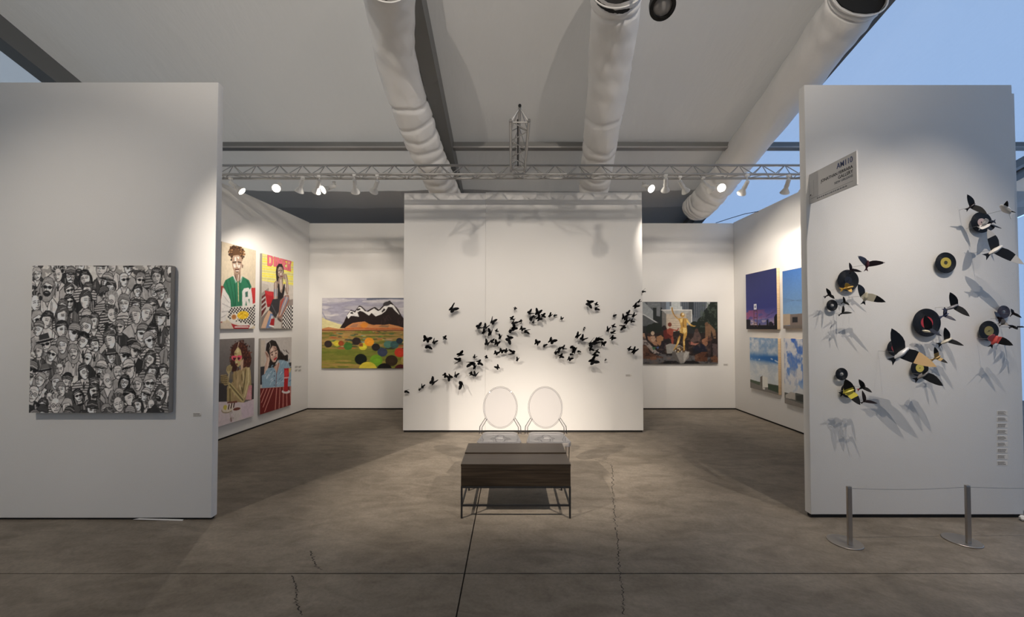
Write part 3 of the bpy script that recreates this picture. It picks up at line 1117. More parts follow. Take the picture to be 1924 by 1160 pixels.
            for q in range(3):
                line([(-1, -0.5 - q * 0.22), (0, -0.68 - q * 0.24), (1, -0.5 - q * 0.22)], 0.0034, rnd.choice([gr(30, 80), gr(205, 232)]), 0.85)
            if kind != 'beanie':
                poly([(-1.15, -0.42), (1.15, -0.42), (0.8 + sd * 0.8, -0.2), (-0.8 + sd * 0.8, -0.18)], gr(20, 80))
        elif kind == 'brim':
            poly([(-0.95, -0.5), (-0.8, -1.4), (0.8, -1.45), (0.95, -0.5)], gr(24, 120))
            ell(0, -0.5, 1.6, 0.19, INK)
            line([(-0.95, -0.66), (0.95, -0.66)], 0.006, gr(140, 215))
        else:
            line([(-0.6, -0.5), (0, -0.58), (0.6, -0.5)], 0.003, gr(100, 160))
    p.poly([(0.84, 1.0), (0.90, 0.935), (0.95, 1.0)], (52, 50, 50))
    p.brush(0.20, 50, 50, 5)
    p.a = np.clip(p.a * 1.06 + 4, 0, 246)
    return p


# ---- mountain and field of discs
def mountain():
    p = Paint(230, 160, (186, 180, 190))
    k = 0.635                                 # share of the width that shows left of the butterfly wall... positions below are in that share

    def X(v):
        return v * 0.78
    p.grad(0, 0.44, (168, 166, 182), (206, 200, 196))
    p.mix((p.fbm(3, 14, 4) > 0.52) & (p.Y < 0.40), (150, 148, 172), 0.55)
    p.mix((p.fbm(3, 20, 9) > 0.6) & (p.Y < 0.40), (222, 218, 216), 0.6)
    p.poly([(0, 0.28), (X(0.10), 0.33), (X(0.28), 0.40), (X(0.24), 0.45), (0, 0.45)], (226, 216, 160))
    p.line([(X(0.55), 0.02), (X(0.75), 0.005), (1, 0.01)], 0.02, (84, 92, 112), 0.8)
    p.line([(0, 0.20), (X(0.05), 0.30), (X(0.25), 0.35)], 0.012, (140, 138, 160), 0.7)
    # far hill
    p.poly([(0, 0.44), (X(0.08), 0.415), (X(0.2), 0.44), (X(0.3), 0.43), (1, 0.42), (1, 0.47), (0, 0.47)], (196, 132, 84))
    mt = [(X(0.22), 0.43), (X(0.27), 0.34), (X(0.31), 0.23), (X(0.35), 0.17), (X(0.40), 0.19), (X(0.45), 0.11), (X(0.48), 0.12), (X(0.54), 0.19), (X(0.60), 0.15), (X(0.64), 0.13), (X(0.69), 0.17),
          (X(0.74), 0.11), (X(0.78), 0.06), (X(0.82), 0.04), (X(0.86), 0.09), (X(0.92), 0.16), (X(0.96), 0.25), (X(1.0), 0.31), (X(1.10), 0.35), (X(1.28), 0.43)]
    p.poly(mt, (36, 24, 24))
    W = (236, 234, 232)
    for q in ([(0.30, 0.255), (0.345, 0.185), (0.37, 0.19), (0.40, 0.21), (0.445, 0.13), (0.47, 0.13), (0.52, 0.19), (0.56, 0.20), (0.63, 0.15), (0.68, 0.19), (0.71, 0.17), (0.75, 0.12), (0.80, 0.11), (0.83, 0.09), (0.87, 0.11), (0.93, 0.22), (0.94, 0.245), (0.88, 0.18), (0.85, 0.135), (0.80, 0.13), (0.77, 0.19), (0.72, 0.235), (0.65, 0.265), (0.60, 0.215), (0.57, 0.255), (0.50, 0.20), (0.46, 0.185), (0.43, 0.21), (0.45, 0.27), (0.39, 0.26), (0.35, 0.26), (0.32, 0.30)],):
        p.poly([(X(a), b) for a, b in q], W)
    p.poly([(X(0.34), 0.21), (X(0.37), 0.20), (X(0.38), 0.23), (X(0.35), 0.225)], (30, 22, 24))
    p.poly([(X(0.42), 0.165), (X(0.455), 0.15), (X(0.47), 0.165), (X(0.43), 0.185)], (30, 22, 24))
    p.poly([(X(0.72), 0.20), (X(0.75), 0.15), (X(0.77), 0.17), (X(0.73), 0.21)], (30, 22, 24))
    p.ell(X(0.785), 0.085, X(0.05), 0.028, (60, 56, 60), -0.6)
    for q in range(16):
        a = p.rng.uniform(0.35, 1.05)
        b = p.rng.uniform(0.24, 0.38)
        p.line([(X(a), b), (X(a + p.rng.uniform(-0.04, 0.04)), b + 0.06)], 0.008, (66, 44, 44), 0.6)
    # orange foothills
    p.poly([(X(0.26), 0.445), (X(0.31), 0.40), (X(0.37), 0.36), (X(0.44), 0.345), (X(0.52), 0.335), (X(0.57), 0.37), (X(0.62), 0.385), (X(0.68), 0.38), (X(0.75), 0.385), (X(0.82), 0.375), (X(0.92), 0.40), (X(1.0), 0.43), (1, 0.42), (1, 0.47), (X(0.26), 0.47)], (206, 140, 88))
    p.poly([(X(0.46), 0.39), (X(0.50), 0.35), (X(0.56), 0.36), (X(0.55), 0.41), (X(0.49), 0.44)], (222, 140, 52))
    p.poly([(X(0.33), 0.42), (X(0.38), 0.37), (X(0.44), 0.37), (X(0.42), 0.42)], (176, 124, 92))
    p.poly([(X(0.68), 0.41), (X(0.72), 0.39), (X(0.82), 0.39), (X(0.80), 0.42)], (150, 116, 84))
    p.line([(X(0.28), 0.44), (X(0.44), 0.43), (X(0.56), 0.435), (X(0.66), 0.44), (X(0.8), 0.435), (1, 0.45)], 0.008, (184, 84, 40))
    p.grad(0.455, 0.475, (136, 78, 52), (120, 70, 50))
    # field
    p.grad(0.47, 1.0, (150, 124, 70), (150, 140, 62))
    f = p.fbm(5, 40, 21, 3)
    below = p.Y > 0.47
    p.mix(below & (f > 0.55), (104, 112, 44), 0.8)
    p.mix(below & (f < 0.40), (176, 140, 84), 0.8)
    p.mix(below & (p.Y > 0.72) & (p.Y < 0.88), (110, 122, 44), 0.7)
    pal = [(70, 80, 52), (110, 150, 140), (180, 110, 60), (206, 190, 80), (60, 100, 70), (90, 110, 130), (196, 160, 130), (50, 56, 50), (170, 90, 56), (120, 150, 60)]
    for q in range(120):
        a, b = p.rng.uniform(0.1, 1.3), p.rng.uniform(0.48, 0.72)
        w_ = p.rng.uniform(0.012, 0.045) * (0.4 + (b - 0.45) * 3)
        p.ell(X(a), b, w_, w_ * 0.32, pal[int(p.rng.integers(len(pal)))], 0, 0.85)
    D = [(0.08, 0.655, 0.047, (50, 38, 36)), (0.185, 0.645, 0.04, (206, 190, 60)), (0.235, 0.645, 0.034, (150, 70, 36)), (0.32, 0.685, 0.052, (64, 112, 44)), (0.42, 0.615, 0.052, (44, 34, 32)),
         (0.50, 0.69, 0.05, (210, 200, 60)), (0.575, 0.625, 0.058, (236, 154, 40)), (0.655, 0.70, 0.05, (38, 34, 32)), (0.735, 0.77, 0.06, (58, 66, 90)), (0.80, 0.66, 0.05, (84, 130, 116)), (0.88, 0.665, 0.05, (60, 96, 96)),
         (0.94, 0.61, 0.04, (40, 52, 66)), (0.945, 0.775, 0.064, (206, 62, 40)), (0.475, 0.87, 0.073, (16, 24, 18)), (0.66, 0.885, 0.076, (112, 160, 40)), (0.845, 0.89, 0.074, (56, 42, 26)), (0.56, 1.02, 0.11, (214, 196, 64)),
         (0.76, 1.02, 0.09, (20, 16, 18)), (0.955, 1.02, 0.075, (84, 26, 34)), (1.02, 0.88, 0.06, (180, 160, 90)), (1.10, 0.80, 0.07, (90, 120, 60)), (1.16, 0.95, 0.08, (200, 120, 50)), (1.12, 0.64, 0.05, (120, 60, 50)), (1.22, 0.72, 0.06, (40, 40, 48))]
    for a, b, r, c in D:
        p.ell(X(a), b, X(r) * 1.0, X(r) * 1.0 * 230 / 160 * 0.93, c)
        p.ell(X(a + r * 0.15), b + r * 0.1, X(r) * 0.6, X(r) * 0.5, tuple(min(255, v * 1.12 + 3) for v in c), 0, 0.5)
    p.poly([(X(0.455), 0.69), (X(0.455), 0.64), (X(0.50), 0.645), (X(0.50), 0.69)], (140, 84, 40))
    p.brush(0.16, 30, 60, 6)
    return p


# ---- golden figure in a plaza
def golden():
    p = Paint(190, 150, (40, 42, 44))

    def P(pts):
        return [(0.08 + (x - 45) / 1225 * 0.92, (y - 62) / 1040) for x, y in pts]

    def poly(pts, c, al=1.0):
        p.poly(P(pts), c, al)
    poly([(330, 60), (1100, 60), (1100, 460), (330, 460)], (98, 104, 112))
    poly([(45, 60), (330, 60), (330, 200), (45, 200)], (84, 90, 94))
    for q in range(5):
        poly([(100, 75 + q * 20), (320, 80 + q * 18), (320, 88 + q * 18), (100, 85 + q * 20)], (150, 154, 156))
    poly([(195, 160), (345, 160), (345, 480), (195, 480)], (34, 40, 40))
    poly([(250, 130), (320, 130), (310, 310), (250, 300)], (120, 124, 128))
    poly([(-20, 70), (45, 65), (195, 215), (195, 365), (45, 280), (-20, 260)], (158, 164, 166))
    poly([(-20, 285), (45, 280), (310, 440), (300, 458), (45, 470), (-20, 470)], (92, 96, 98))
    p.line(P([(-20, 262), (45, 280), (310, 445)]), 0.012, (214, 216, 216))
    poly([(410, 62), (470, 62), (470, 200), (410, 200)], (136, 150, 164))
    poly([(500, 62), (650, 62), (650, 140), (695, 140), (695, 200), (475, 200), (475, 140), (500, 140)], (190, 196, 196))
    for q in range(12):
        x = 680 + q * 36
        poly([(x, 62), (x + 14, 62), (x + 14, 330), (x, 330)], (66, 76, 88))
    poly([(790, 62), (870, 62), (870, 300), (790, 200)], (48, 54, 60))
    poly([(340, 200), (835, 200), (760, 265), (410, 265)], (176, 176, 172))
    poly([(340, 205), (410, 265), (410, 480), (340, 480)], (120, 118, 114))
    poly([(835, 200), (835, 420), (740, 470), (740, 265)], (160, 158, 154))
    poly([(410, 265), (745, 265), (745, 560), (410, 560)], (192, 178, 160))
    for q in range(5):
        poly([(440, 360 + q * 38), (650, 360 + q * 38), (650, 372 + q * 38), (440, 372 + q * 38)], (222, 204, 178))
    p.line(P([(338, 200), (836, 200), (836, 410)]), 0.010, (226, 224, 218))
    poly([(1090, 62), (1150, 62), (1120, 140), (1080, 170)], (176, 180, 182))
    # dark trees
    for (cx, cy, r) in ((1180, 300, 160), (1210, 180, 110), (1050, 430, 130), (1230, 480, 140), (240, 520, 110), (880, 460, 70), (960, 520, 90), (150, 520, 80), (600, 640, 90)):
        a = P([(cx, cy)])[0]
        p.ell(a[0], a[1], r / 1225 * 0.92, r / 1040, (30, 38, 32))
    f = p.fbm(34, 30, 8)
    p.mix((f > 0.58) & (p.X > 0.78) & (p.Y < 0.5), (84, 96, 84), 0.6)
    # ground of people
    poly([(-40, 620), (500, 560), (860, 600), (1275, 560), (1275, 1110), (-40, 1110)], (38, 30, 30))
    poly([(-40, 1000), (300, 930), (520, 960), (800, 960), (1275, 1000), (1275, 1110), (-40, 1110)], (92, 90, 92))
    poly([(250, 1110), (420, 1050), (900, 1050), (1000, 1110)], (24, 22, 24))
    poly([(-40, 690), (60, 690), (260, 900), (340, 930), (200, 930), (60, 780), (-40, 800)], (168, 156, 150))
    S1, S2, S3 = (164, 122, 96), (112, 74, 58), (96, 34, 30)

    def man(pts, c, hl=None):
        poly(pts, c)
    def head(x, y, r, c):
        a = P([(x, y)])[0]
        p.ell(a[0], a[1], r / 1225 * 0.92, r * 1.15 / 1040, c)
    man([(95, 640), (150, 620), (180, 680), (240, 700), (265, 800), (210, 790), (150, 730), (110, 700)], S1)
    man([(150, 640), (215, 630), (240, 690), (200, 740), (160, 720)], (190, 156, 130))
    head(185, 590, 30, (200, 176, 150)); head(125, 615, 26, (60, 44, 40))
    man([(245, 650), (320, 620), (365, 660), (350, 760), (300, 800), (250, 760)], (170, 124, 86))
    head(335, 580, 28, (44, 34, 32))
    man([(370, 520), (420, 500), (450, 600), (440, 680), (380, 690), (360, 600)], S3)
    head(378, 500, 36, (34, 26, 26))
    man([(420, 530), (470, 500), (530, 520), (590, 535), (610, 500), (625, 510), (600, 555), (530, 545), (520, 620), (535, 700), (525, 800), (500, 800), (490, 690), (430, 650)], (150, 72, 56))
    man([(430, 590), (500, 640), (490, 690), (430, 660)], S3)
    head(470, 445, 32, (118, 62, 46))
    man([(330, 720), (440, 690), (420, 800), (330, 920), (290, 930)], (34, 26, 34))
    man([(-40, 590), (50, 590), (70, 680), (-40, 690)], (180, 146, 120))
    man([(-40, 780), (80, 790), (130, 900), (250, 960), (365, 990), (350, 1000), (240, 1000), (120, 1020), (-40, 1010)], (92, 62, 48))
    man([(130, 990), (240, 970), (250, 1030), (150, 1040)], (120, 84, 66))
    poly([(165, 820), (240, 820), (200, 880)], (60, 110, 80)); poly([(240, 820), (290, 815), (270, 860)], (60, 90, 150))
    man([(1060, 470), (1090, 410), (1150, 450), (1230, 540), (1240, 680), (1200, 680), (1180, 600), (1160, 540), (1150, 650), (1060, 660)], (128, 98, 74))
    head(1085, 440, 32, (110, 82, 62))
    man([(880, 570), (950, 560), (990, 650), (960, 720), (840, 740), (800, 720), (860, 650)], (92, 74, 70))
    head(915, 545, 30, (80, 60, 54))
    man([(775, 740), (830, 730), (880, 760), (960, 750), (900, 790), (800, 780)], (178, 110, 96))
    man([(1000, 700), (1100, 640), (1110, 760), (1060, 820), (1000, 780)], (150, 104, 78))
    man([(850, 830), (1000, 760), (1090, 820), (1080, 900), (860, 930)], (26, 28, 44))
    head(1130, 690, 34, (90, 62, 52))
    man([(1100, 720), (1160, 720), (1150, 960), (1100, 980)], (62, 48, 48))
    man([(1170, 760), (1260, 770), (1270, 980), (1180, 960)], (84, 70, 70))
    man([(880, 960), (1000, 900), (1090, 900), (1090, 1060), (890, 1060)], (92, 58, 42))
    man([(1140, 990), (1220, 960), (1270, 1000), (1270, 1080), (1150, 1070)], (108, 72, 52))
    f = p.fbm(26, 22, 15)
    p.mix((f > 0.62) & (p.Y > 0.55), (140, 110, 92), 0.35)
    p.mix((f < 0.36) & (p.Y > 0.55), (20, 16, 18), 0.5)
    # rocks
    poly([(400, 790), (470, 760), (640, 790), (700, 830), (640, 920), (420, 930)], (150, 146, 140))
    poly([(505, 900), (560, 870), (720, 880), (795, 900), (780, 990), (700, 1090), (640, 1095), (510, 1010)], (140, 136, 132))
    poly([(505, 900), (560, 900), (640, 1095), (510, 1010)], (92, 88, 86))
    poly([(720, 890), (790, 905), (700, 1080), (690, 980)], (176, 172, 166))
    poly([(545, 850), (640, 800), (720, 860), (720, 910), (600, 900), (530, 890)], (98, 78, 58))
    for q in range(14):
        head(560 + p.rng.uniform(0, 150), 840 + p.rng.uniform(0, 60), 12, [(206, 180, 130), (70, 52, 40), (190, 190, 184)][q % 3])
    # the figure
    G, GL, GD = (196, 152, 76), (240, 212, 140), (110, 76, 34)
    poly([(500, 200), (498, 160), (510, 150), (524, 165), (526, 205), (545, 280), (610, 345), (650, 335), (700, 335), (765, 345), (800, 420), (860, 460), (908, 465), (880, 482), (820, 470), (770, 420), (755, 400), (750, 470), (760, 540),
          (755, 620), (720, 700), (722, 780), (715, 870), (692, 880), (690, 790), (685, 690), (690, 600), (650, 640), (630, 720), (590, 800), (560, 850), (520, 880), (545, 840), (580, 760), (600, 690), (640, 600), (630, 530), (655, 480), (640, 420), (620, 370), (560, 320), (520, 260)], G)
    head(682, 285, 36, G)
    poly([(505, 165), (520, 165), (530, 220), (560, 290), (600, 330), (560, 310), (520, 240)], GD, 0.5)
    poly([(640, 350), (690, 340), (680, 400), (650, 420)], GL, 0.9)
    poly([(740, 350), (780, 380), (830, 455), (800, 450), (755, 400)], GL, 0.8)
    poly([(690, 500), (745, 500), (750, 560), (720, 600), (690, 570)], GL, 0.9)
    poly([(640, 520), (665, 505), (660, 560), (640, 560)], GL, 0.7)
    poly([(640, 580), (700, 600), (690, 700), (670, 640), (630, 640)], (56, 38, 26), 0.9)
    poly([(600, 720), (630, 690), (625, 750), (590, 790)], GL, 0.8)
    poly([(695, 720), (718, 720), (715, 790), (698, 790)], GL, 0.8)
    poly([(690, 350), (700, 350), (705, 480), (690, 480)], GD, 0.7)
    poly([(645, 265), (665, 255), (665, 310), (648, 300)], GD, 0.8)
    head(694, 272, 17, (248, 232, 190))
    p.a *= 0.92
    p.brush(0.18, 50, 40, 16)
    return p


def quad(xl, xr, ytl, ytr, ybl, ybr):
    """turns positions measured on a receding picture into positions on the flat picture"""
    hL, hR = ybl - ytl, ybr - ytr

    def q(x, y):
        u = (x - xl) / (xr - xl)
        yt, yb = ytl + (ytr - ytl) * u, ybl + (ybr - ybl) * u
        return (u * hR / max(1e-6, (1 - u) * hL + u * hR), (y - yt) / (yb - yt))
    return q


class Flat:
    """brushes that take measured positions"""

    def __init__(self, p, q):
        self.p, self.q = p, q

    def poly(self, pts, c, al=1.0):
        self.p.poly([self.q(*a) for a in pts], c, al)

    def line(self, pts, w, c, al=1.0):
        self.p.line([self.q(*a) for a in pts], w, c, al)

    def ell(self, x, y, rx, ry, c, al=1.0, rot=0.0):
        n = 20
        pts = []
        for k in range(n):
            t = 2 * math.pi * k / n
            a, b = rx * math.cos(t), ry * math.sin(t)
            pts.append((x + a * math.cos(rot) - b * math.sin(rot), y + a * math.sin(rot) + b * math.cos(rot)))
        self.poly(pts, c, al)


def varsity():
    p = Paint(120, 170, (214, 200, 176))
    f = Flat(p, quad(90, 500, 40, 150, 1108, 1108))
    f.poly([(80, 585), (130, 585), (110, 1040), (80, 1040)], (152, 58, 52))
    f.poly([(450, 608), (510, 608), (510, 800), (450, 800)], (196, 58, 58))
    f.poly([(80, 1030), (250, 1030), (260, 1115), (80, 1115)], (206, 192, 176))
    # hair
    rnd = random.Random(5)
    f.ell(265, 180, 88, 84, (94, 66, 44))
    for k in range(120):
        t = rnd.uniform(0, 6.28)
        r = rnd.uniform(0.55, 1.12)
        x, y = 265 + 92 * r * math.cos(t), 185 + 98 * r * math.sin(t)
        if y < 300 and not (225 < x < 320 and y > 225):
            f.ell(x, y, rnd.uniform(7, 14), rnd.uniform(7, 14), rnd.choice([(70, 48, 34), (120, 86, 56), (54, 38, 30), (150, 112, 76)]))
    # neck, face
    f.poly([(240, 400), (318, 400), (318, 520), (285, 545), (245, 500)], (150, 124, 108))
    f.poly([(215, 250), (230, 215), (290, 205), (330, 240), (335, 320), (318, 400), (285, 440), (255, 432), (228, 380), (215, 310)], (172, 146, 126))
    for q in ([(245, 235), (262, 228), (268, 280), (248, 285)], [(228, 320), (258, 318), (262, 360), (240, 362)], [(288, 330), (315, 325), (312, 362), (290, 368)], [(270, 300), (282, 300), (286, 350), (272, 352)], [(262, 395), (300, 392), (296, 405), (266, 408)], [(268, 230), (300, 228), (296, 262)]):
        f.poly(q, (232, 224, 214), 0.9)
    f.line([(225, 298), (262, 292)], 0.02, (60, 44, 38))
    f.line([(286, 292), (322, 298)], 0.02, (60, 44, 38))
    f.line([(255, 385), (300, 382)], 0.02, (96, 52, 46))
    f.line([(262, 412), (290, 415)], 0.014, (80, 60, 50))
    f.line([(256, 460), (268, 520)], 0.02, (92, 72, 62))
    f.line([(296, 450), (290, 520)], 0.02, (220, 208, 196))
    f.poly([(335, 320), (350, 330), (346, 368), (332, 360)], (130, 104, 90))
    # jacket
    G = (46, 120, 88)
    f.poly([(115, 580), (140, 515), (225, 465), (290, 545), (345, 470), (420, 515), (450, 590), (430, 830), (210, 850), (180, 720)], G)
    for a, b, c, d_ in ((150, 520, 215, 830), (190, 500, 250, 840), (320, 540, 318, 830), (395, 520, 430, 600), (250, 560, 262, 840)):
        f.line([(a, b), ((a + c) / 2 + 6, (b + d_) / 2), (c, d_)], 0.022, rnd.choice([(30, 90, 64), (80, 150, 118), (26, 78, 58)]), 0.8)
    f.poly([(225, 462), (240, 455), (275, 540), (262, 548)], (232, 230, 226))
    f.poly([(345, 468), (330, 460), (312, 545), (326, 548)], (232, 230, 226))
    f.line([(232, 470), (268, 545)], 0.012, G)
    f.line([(338, 470), (320, 545)], 0.012, G)
    f.line([(292, 548), (300, 770)], 0.022, (206, 196, 150))
    # sleeves
    W = (226, 222, 218)
    f.poly([(112, 600), (180, 700), (205, 760), (215, 900), (150, 1010), (90, 1020), (92, 760)], W)
    f.poly([(445, 600), (465, 740), (470, 850), (430, 840), (428, 640)], W)
    for a in ((120, 700, 190, 790), (110, 800, 205, 850), (105, 900, 200, 890), (100, 970, 170, 930)):
        f.line([(a[0], a[1]), (a[2], a[3])], 0.016, (184, 180, 180), 0.9)
    # letter on the chest
    f.poly([(342, 650), (362, 615), (415, 605), (440, 640), (438, 740), (415, 745), (440, 840), (405, 842), (388, 760), (380, 842), (345, 842)], W)
    f.poly([(378, 660), (408, 650), (410, 715), (380, 722)], (70, 110, 96))
    # basket
    f.poly([(215, 840), (430, 820), (500, 790), (505, 1060), (440, 1100), (230, 1040), (140, 970)], (226, 222, 214))
    for i in range(22):
        for j in range(16):
            if (i + j) % 2 == 0:
                x0, y0 = 150 + i * 17 + j * 3, 800 + j * 19 - i * 2
                u = (x0 - 140) / 360
                if x0 < 500 and y0 > 835 - max(0, (x0 - 430)) * 0.5 and y0 < 960 + u * 110 and y0 > 960 - (x0 - 140) * 1.6:
                    f.poly([(x0, y0), (x0 + 17, y0 - 2), (x0 + 20, y0 + 17), (x0 + 3, y0 + 19)], (34, 32, 32))
    f.ell(255, 965, 45, 48, (232, 226, 214))
    f.ell(248, 962, 30, 32, (196, 142, 92))
    f.ell(248, 958, 20, 20, (172, 114, 66))
    f.ell(355, 940, 70, 50, (232, 190, 40), 1.0, -0.15)
    for k in range(14):
        x, y = 310 + rnd.uniform(0, 95), 905 + rnd.uniform(0, 70)
        f.line([(x, y), (x + rnd.uniform(-20, 20), y + rnd.uniform(-14, 14))], 0.02, rnd.choice([(250, 216, 80), (206, 156, 24), (244, 204, 60)]))
    f.poly([(215, 1040), (300, 1070), (440, 1065), (420, 1112), (250, 1112)], (166, 40, 48))
    f.line([(260, 1085), (420, 1085)], 0.016, (232, 226, 222))
    p.brush(0.10, 30, 40, 4)
    return p


def diner():
    p = Paint(120, 170, (200, 192, 180))
    f = Flat(p, quad(97, 532, 62, 185, 1108, 1108))
    f.poly([(90, 60), (540, 60), (540, 520), (90, 440)], (226, 220, 150))
    for k in range(11):
        y = 95 + k * 34
        f.poly([(90, y), (545, y + 70 - k * 2), (545, y + 88 - k * 2), (90, y + 17)], (238, 226, 84) if k % 3 else (214, 206, 130))
    f.poly([(90, 440), (260, 470), (540, 525), (540, 760), (90, 760)], (206, 198, 188))
    # letters
    PK, PD = (226, 116, 132), (204, 84, 104)

    def letter(pts, hole=None):
        f.poly(pts, PK)
        f.line(pts + [pts[0]], 0.012, PD)
        if hole:
            f.poly(hole, (234, 206, 150))
    letter([(172, 80), (225, 92), (250, 130), (246, 215), (222, 245), (175, 232)], [(196, 118), (215, 124), (222, 150), (218, 200), (198, 206)])
    letter([(262, 100), (290, 108), (288, 250), (260, 244)])
    letter([(298, 110), (322, 116), (350, 180), (352, 124), (380, 132), (378, 280), (350, 272), (322, 200), (320, 262), (296, 256)])
    letter([(388, 134), (440, 148), (438, 178), (414, 172), (413, 196), (434, 200), (432, 226), (412, 222), (410, 260), (438, 268), (436, 300), (386, 286)])
    letter([(448, 152), (484, 162), (500, 190), (490, 236), (494, 320), (470, 314), (464, 250), (462, 312), (444, 304)], [(462, 184), (476, 190), (476, 220), (462, 216)])
    # table, chair
    f.poly([(90, 475), (190, 500), (195, 535), (90, 620)], (190, 182, 172))
    f.poly([(90, 620), (195, 540), (195, 580), (90, 670)], (150, 142, 134))
    f.poly([(90, 670), (150, 620), (160, 830), (90, 960)], (96, 40, 40))
    for k in range(3):
        f.line([(90, 720 + k * 70), (160, 660 + k * 65)], 0.03, (190, 186, 184))
    f.poly([(140, 580), (262, 600), (270, 720), (240, 760), (170, 770)], (180, 40, 46))
    f.poly([(150, 590), (255, 610), (250, 660), (180, 640)], (206, 60, 64), 0.8)
    f.poly([(170, 770), (240, 760), (235, 800), (180, 810)], (150, 34, 40))
    f.poly([(90, 960), (190, 850), (260, 900), (240, 1112), (90, 1112)], (128, 118, 112))
    f.poly([(240, 760), (540, 700), (540, 1112), (240, 1112)], (150, 138, 130))
    # checker floor
    for i in range(11):
        for j in range(13):
            x0, y0 = 375 + i * 17, 820 + j * 26
            if x0 > 375 + max(0, 880 - y0) * 0.9 and x0 < 528:
                c = (22, 20, 20) if (i + j) % 2 else (236, 232, 226)
                f.poly([(x0, y0 - i * 4), (x0 + 17, y0 - (i + 1) * 4), (x0 + 17, y0 + 26 - (i + 1) * 4), (x0, y0 + 26 - i * 4)], c)
    # woman
    HR, SK, SD, SL_ = (46, 36, 36), (158, 136, 122), (98, 80, 74), (220, 206, 194)
    f.poly([(300, 250), (330, 212), (370, 215), (392, 260), (400, 330), (385, 400), (395, 560), (320, 560), (298, 420), (290, 320)], HR)
    f.poly([(315, 280), (340, 250), (378, 265), (388, 320), (396, 370), (378, 410), (345, 415), (318, 370)], SK)
    for q in ([(322, 300), (340, 290), (345, 330), (326, 340)], [(345, 345), (372, 340), (368, 368), (350, 372)], [(330, 270), (352, 262), (350, 285)], [(372, 300), (386, 300), (388, 330), (376, 330)]):
        f.poly(q, SL_, 0.85)
    f.line([(325, 312), (345, 308)], 0.016, (40, 30, 30))
    f.line([(362, 308), (382, 312)], 0.016, (40, 30, 30))
    f.line([(355, 392), (382, 388)], 0.02, (120, 60, 58))
    f.poly([(330, 410), (378, 405), (385, 470), (400, 500), (395, 640), (330, 640), (320, 480)], SK)
    f.poly([(345, 430), (370, 430), (378, 560), (350, 590)], SL_, 0.7)
    f.poly([(318, 470), (340, 500), (350, 600), (375, 620), (395, 520), (415, 480), (418, 560), (390, 720), (320, 720)], (30, 26, 28))
    # arms
    f.poly([(268, 470), (300, 440), (325, 470), (312, 560), (318, 700), (345, 960), (315, 970), (285, 760), (262, 600)], SK)
    f.poly([(268, 560), (305, 560), (310, 660), (275, 660)], (120, 134, 160), 0.8)
    f.line([(290, 480), (292, 700), (325, 930)], 0.03, SL_, 0.7)
    f.poly([(400, 350), (440, 360), (455, 420), (470, 560), (462, 640), (440, 640), (410, 560), (432, 540), (428, 430), (395, 430), (385, 390)], SK)
    f.line([(420, 380), (448, 480), (455, 600)], 0.024, SL_, 0.7)
    # shorts and legs
    f.poly([(250, 700), (390, 690), (420, 680), (360, 830), (290, 960), (200, 850)], (52, 50, 54))
    f.line([(240, 780), (300, 900)], 0.02, (96, 94, 98))
    f.poly([(350, 720), (420, 650), (470, 645), (482, 720), (430, 850), (370, 960), (330, 960), (340, 840)], (150, 110, 96))
    f.poly([(400, 680), (450, 660), (470, 690), (380, 900), (350, 940)], (136, 150, 178), 0.85)
    f.poly([(360, 740), (410, 680), (420, 690), (350, 850)], (186, 70, 56), 0.7)
    f.line([(448, 670), (400, 800), (350, 930)], 0.03, (226, 190, 160), 0.8)
    f.poly([(200, 850), (250, 890), (200, 1100), (95, 1100), (140, 960)], (206, 170, 142))
    f.poly([(225, 890), (262, 920), (230, 1090), (160, 1100), (190, 1000)], (100, 128, 176), 0.9)
    f.poly([(236, 920), (262, 940), (240, 1010), (215, 1030)], (216, 210, 206), 0.8)
    f.poly([(235, 970), (280, 965), (275, 1060), (215, 1060)], (166, 34, 40))
    f.line([(212, 1062), (280, 1082)], 0.03, (236, 232, 226))
    f.poly([(285, 960), (345, 960), (375, 1000), (372, 1105), (270, 1105)], (200, 194, 186))
    f.line([(330, 970), (365, 1000)], 0.05, (90, 70, 66))
    p.brush(0.10, 30, 40, 14)
    return p


